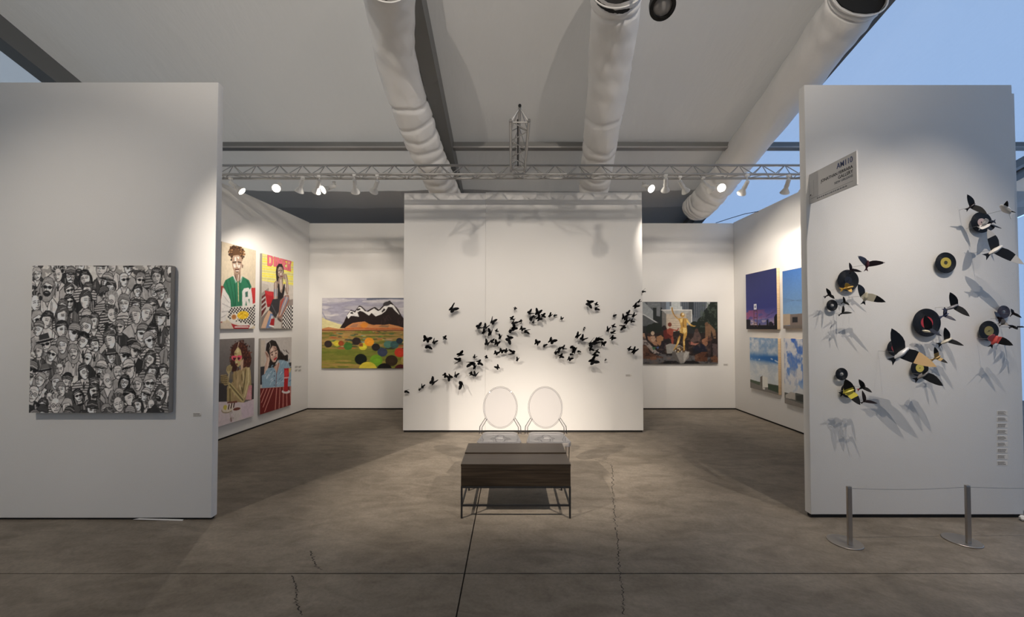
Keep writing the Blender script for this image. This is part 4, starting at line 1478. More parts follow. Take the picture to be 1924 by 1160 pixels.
def sunglasses():
    p = Paint(125, 170, (112, 106, 104))
    f = Flat(p, quad(-12, 475, 40, 38, 1121, 965))
    rnd = random.Random(9)
    p.grad(0, 0.6, (126, 120, 117), (98, 94, 94))
    f.poly([(-20, 580), (480, 580), (480, 770), (-20, 810)], (62, 58, 60))
    # hair
    f.ell(270, 200, 115, 120, (74, 40, 34))
    f.ell(350, 300, 85, 120, (74, 40, 34))
    f.ell(200, 360, 50, 90, (66, 36, 32))
    for k in range(170):
        t = rnd.uniform(0, 6.28)
        r = rnd.uniform(0.3, 1.15)
        x, y = 285 + 130 * r * math.cos(t), 240 + 165 * r * math.sin(t)
        if not (195 < x < 310 and 150 < y < 390):
            f.ell(x, y, rnd.uniform(6, 15), rnd.uniform(6, 14), rnd.choice([(94, 52, 42), (56, 30, 28), (112, 66, 52), (44, 26, 26)]), 0.9)
    GO, GD, GL = (176, 156, 108), (96, 82, 52), (220, 206, 160)
    # shoulders and arms
    f.poly([(195, 440), (250, 430), (370, 380), (425, 420), (440, 600), (400, 720), (340, 810), (180, 800), (110, 800), (110, 620), (190, 560)], (168, 146, 106))
    for k in range(26):
        x, y = rnd.uniform(130, 400), rnd.uniform(440, 700)
        f.line([(x, y), (x + rnd.uniform(-10, 25), y + rnd.uniform(40, 110))], rnd.uniform(0.02, 0.045), rnd.choice([GD, GL, (140, 120, 78), (196, 170, 130)]), 0.7)
    f.poly([(120, 560), (160, 580), (345, 760), (340, 810), (300, 790), (140, 640)], (200, 184, 132))
    f.line([(150, 600), (330, 780)], 0.03, GD, 0.8)
    f.poly([(370, 390), (415, 390), (430, 520), (380, 720), (330, 760), (320, 720), (350, 560)], (188, 168, 122))
    f.line([(395, 400), (400, 560), (350, 740)], 0.035, GL, 0.8)
    f.line([(360, 420), (345, 580), (325, 700)], 0.03, GD, 0.8)
    f.poly([(108, 640), (180, 640), (190, 800), (120, 800)], (170, 150, 104))
    f.line([(150, 650), (155, 800)], 0.03, GD, 0.8)
    # hands
    f.poly([(20, 480), (100, 475), (135, 520), (130, 600), (80, 610), (20, 560)], (166, 146, 108))
    for k in range(5):
        f.line([(20, 500 + k * 20), (110, 490 + k * 24)], 0.014, GD, 0.9)
    f.poly([(100, 380), (150, 355), (180, 370), (170, 430), (120, 470), (95, 430)], (186, 168, 124))
    for k in range(4):
        f.line([(105 + k * 18, 380 - k * 5), (112 + k * 16, 430)], 0.012, GD, 0.9)
    f.line([(170, 370), (225, 350)], 0.02, (60, 40, 34))
    # face
    f.poly([(205, 200), (250, 140), (290, 180), (312, 270), (300, 350), (255, 385), (222, 350), (205, 290)], (196, 176, 124))
    f.poly([(235, 160), (262, 150), (275, 200), (232, 220)], GL, 0.8)
    f.poly([(285, 330), (330, 280), (325, 400), (300, 430)], (206, 176, 150))
    f.line([(248, 140), (265, 85)], 0.012, (236, 214, 190))
    f.poly([(200, 228), (215, 210), (238, 222), (232, 236)], GD, 0.6)
    PK = (232, 92, 116)
    f.poly([(162, 262), (180, 245), (205, 250), (230, 244), (240, 262), (215, 310), (180, 300)], PK)
    f.poly([(242, 258), (262, 238), (285, 248), (305, 244), (310, 270), (275, 312), (250, 295)], PK)
    f.poly([(185, 275), (200, 268), (210, 276), (222, 268), (228, 280), (208, 306), (192, 298)], (72, 28, 36))
    f.poly([(248, 272), (260, 264), (268, 272), (280, 266), (284, 280), (266, 302), (252, 294)], (72, 28, 36))
    f.poly([(222, 318), (245, 310), (250, 335), (228, 340)], GL, 0.8)
    f.ell(238, 352, 18, 12, (128, 66, 58))
    # striped chair, table
    f.poly([(405, 605), (445, 600), (445, 770), (365, 775)], (226, 200, 200))
    for k in range(5):
        f.line([(408 + k * 9, 608), (375 + k * 16, 772)], 0.014, (196, 96, 108))
    f.poly([(-20, 812), (120, 805), (345, 808), (480, 760), (480, 1000), (-20, 1130)], (216, 202, 204))
    f.poly([(300, 830), (470, 770), (475, 950), (330, 1000)], (214, 196, 208), 0.8)
    f.ell(120, 900, 85, 42, (150, 132, 104), 1.0, -0.25)
    f.ell(122, 892, 80, 38, (222, 210, 190), 1.0, -0.25)
    f.ell(90, 875, 28, 30, (206, 190, 92))
    for k in range(6):
        f.line([(115 + k * 18, 895 - k * 6), (125 + k * 18, 850 - k * 7)], 0.03, (74, 46, 38) if k % 2 else (232, 222, 210))
    f.poly([(110, 810), (250, 790), (255, 812), (120, 825)], (120, 70, 56))
    f.poly([(180, 900), (310, 870), (300, 960), (265, 1030), (215, 1035)], (214, 206, 200))
    f.ell(248, 888, 62, 24, (226, 218, 212), 1.0, -0.2)
    f.ell(248, 888, 52, 18, (116, 62, 50), 1.0, -0.2)
    f.line([(185, 930), (155, 940), (165, 990), (205, 1000)], 0.03, (196, 184, 178))
    f.ell(172, 1020, 22, 26, (196, 186, 180))
    f.line([(170, 1000), (175, 1040)], 0.02, (120, 70, 70))
    p.brush(0.10, 30, 40, 24)
    return p


def blue_shirt():
    p = Paint(120, 170, (190, 184, 180))
    f = Flat(p, quad(545, 922, 35, 33, 968, 840))
    rnd = random.Random(19)
    p.grad(0, 0.6, (182, 176, 172), (206, 200, 196))
    f.poly([(540, 60), (600, 60), (600, 380), (540, 380)], (196, 180, 160), 0.6)
    f.poly([(540, 385), (610, 375), (930, 330), (930, 420), (930, 600), (540, 600)], (52, 50, 56))
    # hair
    H = (34, 28, 30)
    f.poly([(610, 170), (620, 100), (680, 58), (730, 75), (765, 140), (790, 200), (840, 250), (878, 240), (882, 310), (830, 330), (760, 300), (700, 400), (660, 400), (640, 300), (610, 240)], H)
    for k in range(30):
        x, y = rnd.uniform(740, 870), rnd.uniform(180, 310)
        f.line([(x, y), (x + rnd.uniform(5, 30), y + rnd.uniform(10, 40))], 0.014, rnd.choice([(20, 16, 18), (70, 56, 54), (50, 40, 40)]), 0.8)
    f.line([(655, 90), (668, 130), (655, 170)], 0.012, (206, 196, 186))
    SK, SD, SL_ = (196, 164, 148), (130, 96, 88), (232, 212, 198)
    f.poly([(655, 190), (690, 130), (735, 140), (758, 200), (756, 270), (730, 325), (700, 330), (668, 280)], SK)
    for q in ([(670, 170), (690, 150), (700, 180), (680, 200)], [(700, 205), (715, 200), (722, 250), (706, 255)], [(735, 170), (748, 190), (744, 215)], [(670, 235), (690, 240), (690, 268), (675, 265)]):
        f.poly(q, SL_, 0.85)
    f.poly([(700, 140), (740, 155), (752, 190), (720, 175)], SD, 0.6)
    f.line([(668, 220), (700, 198)], 0.016, (50, 34, 34))
    f.line([(716, 195), (748, 182)], 0.016, (50, 34, 34))
    f.ell(688, 240, 14, 8, (90, 60, 58)); f.ell(736, 222, 12, 7, (90, 60, 58))
    f.poly([(705, 290), (748, 262), (745, 285), (718, 310)], (176, 50, 54))
    f.line([(722, 240), (730, 262), (716, 268)], 0.012, SD)
    # hand and arm
    f.poly([(600, 200), (620, 190), (650, 240), (662, 300), (640, 400), (610, 480), (590, 480), (600, 360), (620, 300)], SK)
    for k in range(4):
        f.line([(603 + k * 8, 205 + k * 6), (630 + k * 6, 260 + k * 4)], 0.010, SD, 0.9)
    f.line([(650, 270), (625, 420), (602, 475)], 0.026, SL_, 0.7)
    # shirt
    B = (138, 166, 186)
    f.poly([(565, 490), (600, 470), (640, 400), (700, 390), (740, 420), (775, 300), (830, 305), (885, 330), (920, 430), (922, 612), (760, 625), (570, 640)], B)
    f.poly([(710, 390), (770, 330), (785, 345), (760, 430), (745, 480), (735, 430)], (196, 158, 142))
    f.line([(770, 340), (745, 470), (740, 620)], 0.018, (110, 70, 72))
    for k in range(70):
        x, y = rnd.uniform(575, 915), rnd.uniform(320, 610)
        if y > 480 - (x - 565) * 1.0 or x > 775:
            if not (705 < x < 790 and y < 470):
                f.line([(x, y), (x + rnd.uniform(8, 24), y - rnd.uniform(12, 40))], rnd.uniform(0.012, 0.03), rnd.choice([(196, 212, 222), (96, 126, 152), (170, 192, 206), (120, 150, 172)]), 0.8)
    for k in range(4):
        f.ell(720, 440 + k * 55, 7, 7, (70, 80, 100))
    # table
    f.poly([(540, 645), (760, 630), (930, 615), (930, 850), (540, 980)], (112, 30, 30))
    for k in range(9):
        f.line([(590 + k * 40, 655 - k * 4), (545 + k * 47 if k > 3 else 545 + k * 20, 960 - k * 14 if k > 3 else 760 + k * 55)], 0.022, (206, 140, 128))
    # glass
    f.poly([(835, 405), (890, 400), (895, 500), (885, 520), (880, 655), (835, 655), (838, 520)], (176, 26, 34))
    f.ell(862, 462, 24, 40, (206, 50, 54))
    f.line([(838, 518), (888, 512)], 0.03, (222, 160, 160))
    f.poly([(890, 405), (918, 400), (910, 450), (894, 455)], (206, 180, 110))
    f.ell(860, 680, 50, 24, (214, 206, 206))
    f.ell(858, 664, 30, 16, (160, 28, 36))
    p.brush(0.10, 30, 40, 34)
    return p


def dusk():
    p = Paint(110, 140, (50, 56, 110))
    f = Flat(p, quad(45, 287, 112, 52, 537, 535))
    p.grad(0, 0.62, (44, 50, 98), (52, 58, 122))
    p.grad(0.62, 0.80, (52, 58, 122), (98, 96, 156))
    p.grad(0.80, 0.93, (110, 106, 160), (190, 160, 160))
    n = p.fbm(4, 9, 3)
    p.mix((n > 0.5) * (p.Y > 0.66) * (p.Y < 0.82) * (1 - p.X), (176, 84, 110), 0.7)
    p.mix((p.fbm(3, 10, 13) > 0.56) * (p.Y > 0.72) * (p.Y < 0.92), (72, 82, 146), 0.7)
    p.mix((p.fbm(5, 14, 23) > 0.58) * (p.Y > 0.84) * (p.Y < 0.93), (206, 190, 190), 0.6)
    f.poly([(40, 505), (290, 500), (290, 545), (40, 545)], (26, 26, 34))
    f.poly([(45, 460), (78, 462), (78, 540), (45, 540)], (28, 28, 38))
    f.poly([(262, 440), (275, 415), (290, 410), (290, 540), (262, 540)], (18, 20, 26))
    f.poly([(205, 460), (216, 455), (220, 540), (203, 540)], (24, 26, 34))
    f.poly([(220, 480), (240, 472), (258, 490), (258, 510), (220, 510)], (34, 32, 44))
    f.poly([(146, 488), (153, 488), (154, 515), (145, 515)], (24, 26, 34))
    for x in (106, 130):
        f.line([(x, 380), (x, 515)], 0.016, (92, 62, 62))
    for y in (392, 445, 490):
        f.line([(106, y), (130, y)], 0.014, (70, 54, 62))
    f.poly([(106, 340), (127, 338), (127, 380), (106, 382)], (228, 230, 232))
    f.poly([(112, 352), (121, 350), (121, 370), (112, 372)], (84, 90, 120))
    f.line([(162, 400), (162, 510)], 0.008, (60, 56, 80))
    for k in range(3):
        f.line([(200, 440 - k * 8), (287, 372 + k * 12)], 0.005, (50, 54, 100))
    p.brush(0.06, 30, 40, 44)
    return p


def clear_day():
    p = Paint(110, 140, (78, 122, 180))
    f = Flat(p, quad(330, 530, 85, 30, 530, 530))
    p.grad(0, 0.75, (66, 110, 176), (122, 158, 196))
    for k in range(4):
        f.line([(330, 330 - k * 12), (540, 270 + k * 30)], 0.006, (92, 120, 156))
    f.poly([(325, 418), (365, 415), (370, 500), (325, 505)], (176, 158, 138))
    f.poly([(365, 418), (430, 412), (435, 500), (365, 505)], (122, 110, 104))
    f.poly([(375, 440), (400, 438), (400, 480), (375, 482)], (40, 40, 44))
    f.poly([(430, 425), (540, 425), (540, 500), (430, 500)], (150, 120, 100))
    f.poly([(462, 435), (540, 430), (540, 475), (465, 476)], (214, 150, 122))
    f.poly([(440, 450), (462, 448), (462, 498), (440, 498)], (52, 48, 50))
    f.poly([(420, 405), (440, 408), (470, 395), (485, 410), (540, 400), (540, 430), (430, 428)], (84, 88, 84))
    f.poly([(325, 505), (540, 495), (540, 540), (325, 540)], (112, 104, 98))
    p.brush(0.07, 30, 40, 54)
    return p


def clouds_blue():
    p = Paint(110, 135, (190, 200, 210))
    f = Flat(p, quad(77, 297, 598, 603, 990, 1045))
    n = p.fbm(4, 5, 33, 5)
    p.grad(0, 1, (150, 172, 198), (206, 208, 206))
    p.mix(np.clip((n - 0.42) * 6, 0, 1) * (p.Y < 0.5), (214, 216, 218), 0.9)
    p.mix(np.clip((p.fbm(5, 7, 61, 5) - 0.5) * 6, 0, 1) * (p.Y < 0.45), (112, 148, 190), 0.7)
    m = np.exp(-((p.Y - 0.38) / 0.07) ** 2) * (0.4 + 0.6 * p.X)
    p.mix(np.clip(m * 1.5, 0, 1), (44, 102, 170), 0.95)
    m = np.exp(-((p.Y - 0.40 - 0.03 * np.sin(p.X * 7)) / 0.012) ** 2)
    p.mix(np.clip(m, 0, 1) * (p.fbm(7, 3, 70) > 0.45), (222, 226, 228), 0.9)
    p.mix(np.clip((p.fbm(5, 9, 91, 4) - 0.45) * 4, 0, 1) * (p.Y > 0.5), (220, 220, 216), 0.7)
    f.poly([(70, 920), (160, 950), (215, 955), (300, 970), (300, 1055), (70, 1000)], (120, 116, 110))
    f.poly([(215, 958), (300, 975), (300, 1030), (215, 1000)], (62, 76, 62))
    f.poly([(70, 922), (155, 945), (150, 970), (70, 940)], (80, 92, 74))
    f.poly([(155, 905), (175, 895), (175, 980), (155, 970)], (110, 104, 98))
    f.poly([(172, 898), (212, 908), (215, 985), (172, 985)], (222, 220, 212))
    f.poly([(172, 985), (192, 988), (190, 1005), (174, 1000)], (214, 210, 204))
    p.brush(0.06, 30, 40, 64)
    return p


def cloud_town():
    p = Paint(110, 135, (74, 116, 190))
    f = Flat(p, quad(340, 530, 603, 600, 1105, 1168))
    p.grad(0, 0.8, (66, 106, 188), (132, 164, 206))
    n = p.fbm(7, 6, 41, 5)
    p.mix(np.clip((n - 0.42 - 0.38 * (p.X - 0.25) + 0.22 * (p.Y - 0.3)) * 9, 0, 1), (216, 214, 214), 0.95)
    n2 = p.fbm(12, 10, 51, 4)
    p.mix(np.clip((n2 - 0.55) * 8, 0, 1) * (p.X < 0.7) * (p.Y < 0.7), (140, 156, 190), 0.6)
    p.mix(np.clip((p.Y - 0.62) * 6, 0, 1), (206, 208, 208), 0.8)
    f.poly([(340, 1020), (380, 1030), (400, 1020), (440, 1030), (470, 1010), (540, 1020), (540, 1160), (340, 1160)], (90, 92, 86))
    f.poly([(345, 1040), (372, 1015), (395, 1022), (395, 1075), (345, 1062)], (176, 170, 162))
    f.poly([(400, 1040), (440, 1030), (440, 1090), (400, 1078)], (60, 62, 60))
    f.poly([(440, 1060), (540, 1030), (540, 1150), (440, 1100)], (190, 186, 178))
    for k in range(5):
        f.poly([(452 + k * 18, 1062), (462 + k * 18, 1058), (462 + k * 18, 1120), (452 + k * 18, 1112)], (54, 54, 54))
    f.poly([(340, 1062), (540, 1150), (540, 1180), (340, 1120)], (128, 122, 116))
    p.brush(0.06, 30, 40, 74)
    return p


# ---- hang them
def hang_back(label, x0, y0, x1, y1, pt, depth, side, wx0=None):
    yf = YB - depth
    a, b = U(x0, y1, yf), U(x1, y0, yf)
    return picture(label, (a.x, YB, a.z), (1, 0, 0), b.x - a.x, b.z - a.z, depth, pt, side)


hang_back('wide landscape painting of a snowy dark mountain above coloured discs', 604, 560, 604 + 156 / 0.78, 692.5, mountain(), 0.04, M['pale_side'])
hang_back('dark painting of a golden figure raising an arm above seated people', 1199, 567.5, 1348, 684, golden(), 0.04, M['iron'])
yf = YFL - 0.05
a, b = U(54, 776.5, yf), U(322, 499, yf)
picture('square black and white painting crowded with faces in hats', (a.x, YFL, a.z), (1, 0, 0), b.x - a.x, b.z - a.z, 0.05, crowd(), M['canvas_side'], 0.007)

dl = (XL1 - XL0).normalized()
nl = Vector((dl.y, -dl.x))


def hang_left(label, x0, x1, ytop, ybot, pt, depth=0.04, k0=None):
    P0 = (XL0.x + nl.x * depth, XL0.y + nl.y * depth)
    ka, zt = on_plane(x0, ytop[0], P0, dl)
    kb, zt2 = on_plane(x1, ytop[1], P0, dl)
    _, zb = on_plane(x0, ybot[0], P0, dl)
    _, zb2 = on_plane(x1, ybot[1], P0, dl)
    zt, zb = (zt + zt2) / 2, (zb + zb2) / 2
    if k0 is not None:
        ka = k0
    print('PIC', label[:30], 'w %.2f h %.2f' % (kb - ka, zt - zb), 'z', round(zt, 2), round(zt2, 2), round(zb, 2), round(zb2, 2), 'k', round(ka, 2))
    c = XL0 + dl * ka
    return picture(label, (c.x, c.y, zb), (dl.x, dl.y, 0), kb - ka, zt - zb, depth, pt, M['canvas_side']), ka


_, kk = hang_left('portrait painting of a person in a green varsity jacket with a food basket', 416.5, 481, (456, 469), (618, 618.5), varsity())
hang_left('painting of a seated woman under a pink DINER sign', 492.5, 551.5, (477, 491), (618, 618), diner())
hang_left('portrait painting of a curly haired woman in pink heart sunglasses', 417, 478.5, (636, 636.5), (798, 784), sunglasses(), k0=kk - 0.02)
hang_left('portrait painting of a long haired woman in a blue shirt with red drink', 490, 548, (635, 635), (779, 761.5), blue_shirt())


def hang_right(label, x0, x1, ytop, ybot, pt, depth=0.053, w=None):
    P0, d_ = (XR - depth, YB), (0, -1)
    ka, zt = on_plane(x0, ytop[0], P0, d_)
    kb, zt2 = on_plane(x1, ytop[1], P0, d_)
    _, zb = on_plane(x0, ybot[0], P0, d_)
    _, zb2 = on_plane(x1, ybot[1], P0, d_)
    if w:
        kb = ka + w
        zt2, zb2 = zt, zb
    zt, zb = (zt + zt2) / 2, (zb + zb2) / 2
    print('PIC', label[:30], 'w %.2f h %.2f' % (kb - ka, zt - zb), 'z', round(zt, 2), round(zt2, 2), round(zb, 2), round(zb2, 2), 'k', round(ka, 2))
    return picture(label, (XR, YB - ka, zb), (0, -1, 0), kb - ka, zt - zb, depth, pt, M['wood_side']), kb - ka


_, w1 = hang_right('painting of a deep blue dusk sky above a tall roadside sign', 1401, 1459, (517, 502.5), (619.5, 619), dusk())
hang_right('painting of clear blue sky over low buildings', 1470, 1510, (510, 505), (618, 618), clear_day(), w=w1)
_, w2 = hang_right('painting of white clouds over a lone pale building by a road', 1408.5, 1461.5, (634.5, 635.5), (729, 742), clouds_blue())
hang_right('painting of blue sky with heaped clouds above town houses', 1472.5, 1510, (635.5, 636), (757.5, 770), cloud_town(), w=w2)

# ------------------------------------------------------------------ black butterflies on the centre wall
WING = [(0.012, 0.07), (0.15, 0.30), (0.33, 0.45), (0.47, 0.46), (0.50, 0.40), (0.42, 0.18), (0.30, 0.03), (0.34, -0.08), (0.29, -0.25), (0.17, -0.30), (0.05, -0.20), (0.012, -0.08)]


def butterfly_mesh(dih_l, dih_r, tilt_x, tilt_y, off):
    bm = bmesh.new()
    T = Matrix.Translation((0, 0, off)) @ Matrix.Rotation(tilt_x, 4, 'X') @ Matrix.Rotation(tilt_y, 4, 'Y')
    for sx, dh in ((-1, dih_l), (1, dih_r)):
        pts = [T @ Vector((sx * x * math.cos(dh), y, x * math.sin(dh))) for x, y in WING]
        up = T.to_3x3() @ Vector((-sx * math.sin(dh), 0, math.cos(dh)))
        plate(bm, pts, 0.014, up)
    tube(bm, [T @ Vector((0, 0.26, 0)), T @ Vector((0, 0.18, 0)), T @ Vector((0, 0, 0)), T @ Vector((0, -0.26, 0))], [0.014, 0.03, 0.028, 0.008], 6)
    tube(bm, [(0, 0, 0.004), T @ Vector((0, 0, 0))], 0.008, 5)
    bmesh.ops.recalc_face_normals(bm, faces=bm.faces)
    me = bpy.data.meshes.new('butterfly')
    bm.to_mesh(me)
    bm.free()
    me.materials.append(M['card'])
    return me


VAR = [butterfly_mesh(R(a), R(b), R(c), R(e), off) for a, b, c, e, off in
       ((55, 40, 15, -10, 0.50), (65, 25, -20, 10, 0.48), (35, 35, 25, 20, 0.55), (70, 55, 10, -25, 0.50), (20, 50, -25, -15, 0.52), (45, 60, 30, 5, 0.5), (80, 10, -5, 5, 0.5))]
BF = [(849, 581, 16), (803, 637, 15), (804, 649, 13), (815, 643, 10), (836, 635, 9), (866, 667, 15), (864, 678, 13), (889, 680, 17), (893, 688, 12), (838, 705, 11), (846, 708, 14), (855, 706, 10), (870, 720, 15),
      (815, 719, 14), (793, 727, 8), (787, 732, 6), (763, 734, 9), (886, 702, 10), (894, 705, 10),
      (900, 616, 13), (924, 605, 13), (913, 617, 11), (911, 624, 12), (923, 626, 15), (933, 622, 7), (941, 634, 11), (917, 646, 12), (924, 643, 9), (934, 645, 12), (957, 636, 15), (957, 621, 11), (962, 600, 9),
      (964, 608, 12), (966, 614, 13), (968, 580, 7), (980, 604, 8), (981, 618, 10), (987, 621, 11), (995, 590, 11), (995, 598, 12), (932, 663, 10), (942, 659, 11), (952, 661, 10), (964, 664, 12), (973, 676, 9),
      (914, 671, 8), (935, 690, 10), (901, 680, 12), (891, 674, 7),
      (1004, 596, 5), (1002, 607, 6), (1011, 590, 14), (1013, 596, 13), (1020, 594, 11), (1034, 594, 10), (1041, 592, 7), (1055, 599, 7), (1009, 643, 13), (1021, 649, 9), (1035, 640, 14), (1049, 655, 13), (1043, 661, 11),
      (1054, 669, 11), (1057, 655, 9), (1074, 650, 11), (1079, 659, 14), (1086, 659, 7), (1072, 665, 7), (1069, 674, 10), (1098, 615, 4), (1097, 620, 4), (1085, 632, 13), (1094, 638, 12),
      (1106, 570, 14), (1120, 572, 8), (1119, 579, 10), (1152, 593, 8), (1142, 620, 11), (1152, 613, 8), (1150, 627, 10), (1150, 634, 11), (1179, 591, 11), (1172, 599, 12), (1174, 605, 13), (1172, 611, 11),
      (1190, 594, 10), (1186, 603, 8), (1193, 575, 12), (1200, 568, 8), (1207, 547, 8), (1122, 636, 13), (1119, 643, 12), (1107, 645, 16), (1109, 654, 10), (1132, 645, 12), (1121, 660, 8), (1117, 666, 12),
      (1112, 678, 17), (1138, 677, 5), (1182, 656, 9), (1190, 660, 14)]
# neighbours on the wall never run into each other: ease close pairs apart
BP = [[x, y] for x, y, s in BF]
for _ in range(40):
    for i in range(len(BF)):
        for j in range(i + 1, len(BF)):
            dx, dy = BP[j][0] - BP[i][0], BP[j][1] - BP[i][1]
            dd = math.hypot(dx, dy) or 1e-3
            need = 0.40 * (BF[i][2] + BF[j][2])
            if dd < need:
                f_ = (need - dd) * 0.25 / dd
                BP[i][0] -= dx * f_; BP[i][1] -= dy * f_
                BP[j][0] += dx * f_; BP[j][1] += dy * f_
BF = [(min(1207, max(760, a[0])), a[1], s) for a, (_, _, s) in zip(BP, BF)]
rb = random.Random(21)
for i, (x, y, s) in enumerate(BF):
    q = U(x, y, YC - 0.04)
    o = bpy.data.objects.new('butterfly', VAR[rb.randrange(len(VAR))])
    C.objects.link(o)
    o.location = (q.x, YC - 0.0005, q.z)
    o.rotation_euler = (R(90), R(48 + rb.uniform(-38, 38) if rb.random() < 0.8 else rb.uniform(0, 360)), 0)
    k = s / 122.0 * 1.38
    o.scale = (k, k, k)
    size = 'tiny' if s < 8 else 'small' if s < 11 else 'larger'
    where = ('at the mountain painting end of the swarm' if x < 830 else 'between the mountain painting and the clear chairs' if x < 905 else
             'above the clear chair nearer the floor joint' if x < 985 else 'above the clear chair nearer the floor crack' if x < 1062 else
             'between the clear chairs and the small wall label' if x < 1140 else 'at the golden figure end of the swarm')
    tag(o, size + ' black paper butterfly ' + where, 'butterfly', 'black butterflies swarming across the centre wall')

# ------------------------------------------------------------------ vinyl records and record birds
CM = {}


def cm(r, g, b, rough=0.45):
    k = (r, g, b)
    if k not in CM:
        CM[k] = mat('cut_label_%d' % len(CM), srgb(r, g, b), rough)
    return CM[k]


SR = F / YFR
BLK = M['vinyl']


def record(label, x, y, rpx, lab, rl, rh, col=None, off=0.022):
    q = U(x, y, YFR - off)
    r, rl, rh = rpx / SR, rl / SR, rh / SR
    root = thing('vinyl_record', label, 'record', (q.x, YFR, q.z))
    ax = (0, -1, 0)
    n = 48
    g = [(rl, off - 0.001), (rl, off + 0.001)]
    k = 9
    for i in range(1, k):
        rr = rl + (r - rl) * i / k
        g += [(rr - 0.0006, off + 0.0011), (rr, off + 0.0006), (rr + 0.0006, off + 0.0011)]
    g += [(r - 0.001, off + 0.001), (r, off), (r - 0.001, off - 0.001), (rl, off - 0.001)]
    smooth(obj('disc', lathem(g, (0, 0, 0), ax, n), col or BLK, root), 30)
    smooth(obj('label_ring', lathem([(rh, off - 0.001), (rh, off + 0.0014), (rl - 0.0002, off + 0.0014), (rl - 0.0002, off - 0.001), (rh, off - 0.001)], (0, 0, 0), ax, n), lab, root), 30)
    smooth(obj('spacer', lathem([(0, 0.001), (rh * 0.5 + 0.002, 0.001), (rh * 0.5 + 0.002, off - 0.002), (0, off - 0.002)], (0, r * 0 + 0, rl * 0.75), ax, 10), M['lampwhite'], root))
    return root


record('single black record with a yellow label hanging by itself', 1777, 494, 19.6, cm(196, 176, 70), 10, 3.6)
record('black record with a pink and white label among white winged birds', 1844, 418, 19.8, cm(222, 196, 190), 7.5, 1.5)
record('black record behind a yellow cut out bird', 1593.5, 527, 20, cm(26, 26, 34), 7, 1.2)
record('small black record with wide hole beside two dark little birds', 1563.4, 574, 10.6, cm(30, 29, 30), 5, 3.2)
record('largest black record with a red label', 1741.4, 606.6, 26.3, cm(186, 46, 52), 11.2, 1.2)
record('black record with a dark red label under the silver bodied bird', 1682.4, 654, 15.5, cm(150, 44, 48), 7.5, 1.2)
record('black record with a yellow label below the peach winged bird', 1728, 692, 16.6, cm(214, 196, 92), 7.6, 1.2)
record('black record with an olive label behind a red bodied bird', 1858, 622, 18.8, cm(150, 138, 78), 8.8, 1.2)
record('dark plum record with a white hole', 1886, 586.5, 12.1, cm(58, 44, 52), 6, 3.4, mat('plum_vinyl', srgb(52, 40, 48), 0.3))
record('small black record with wide hole above the yellow bird', 1581.4, 703.3, 11.6, cm(28, 28, 28), 5.5, 3.4)
record('black record under the yellow bird with a large yellow label', 1593.7, 734, 13.6, cm(206, 190, 70), 9.6, 1.2)


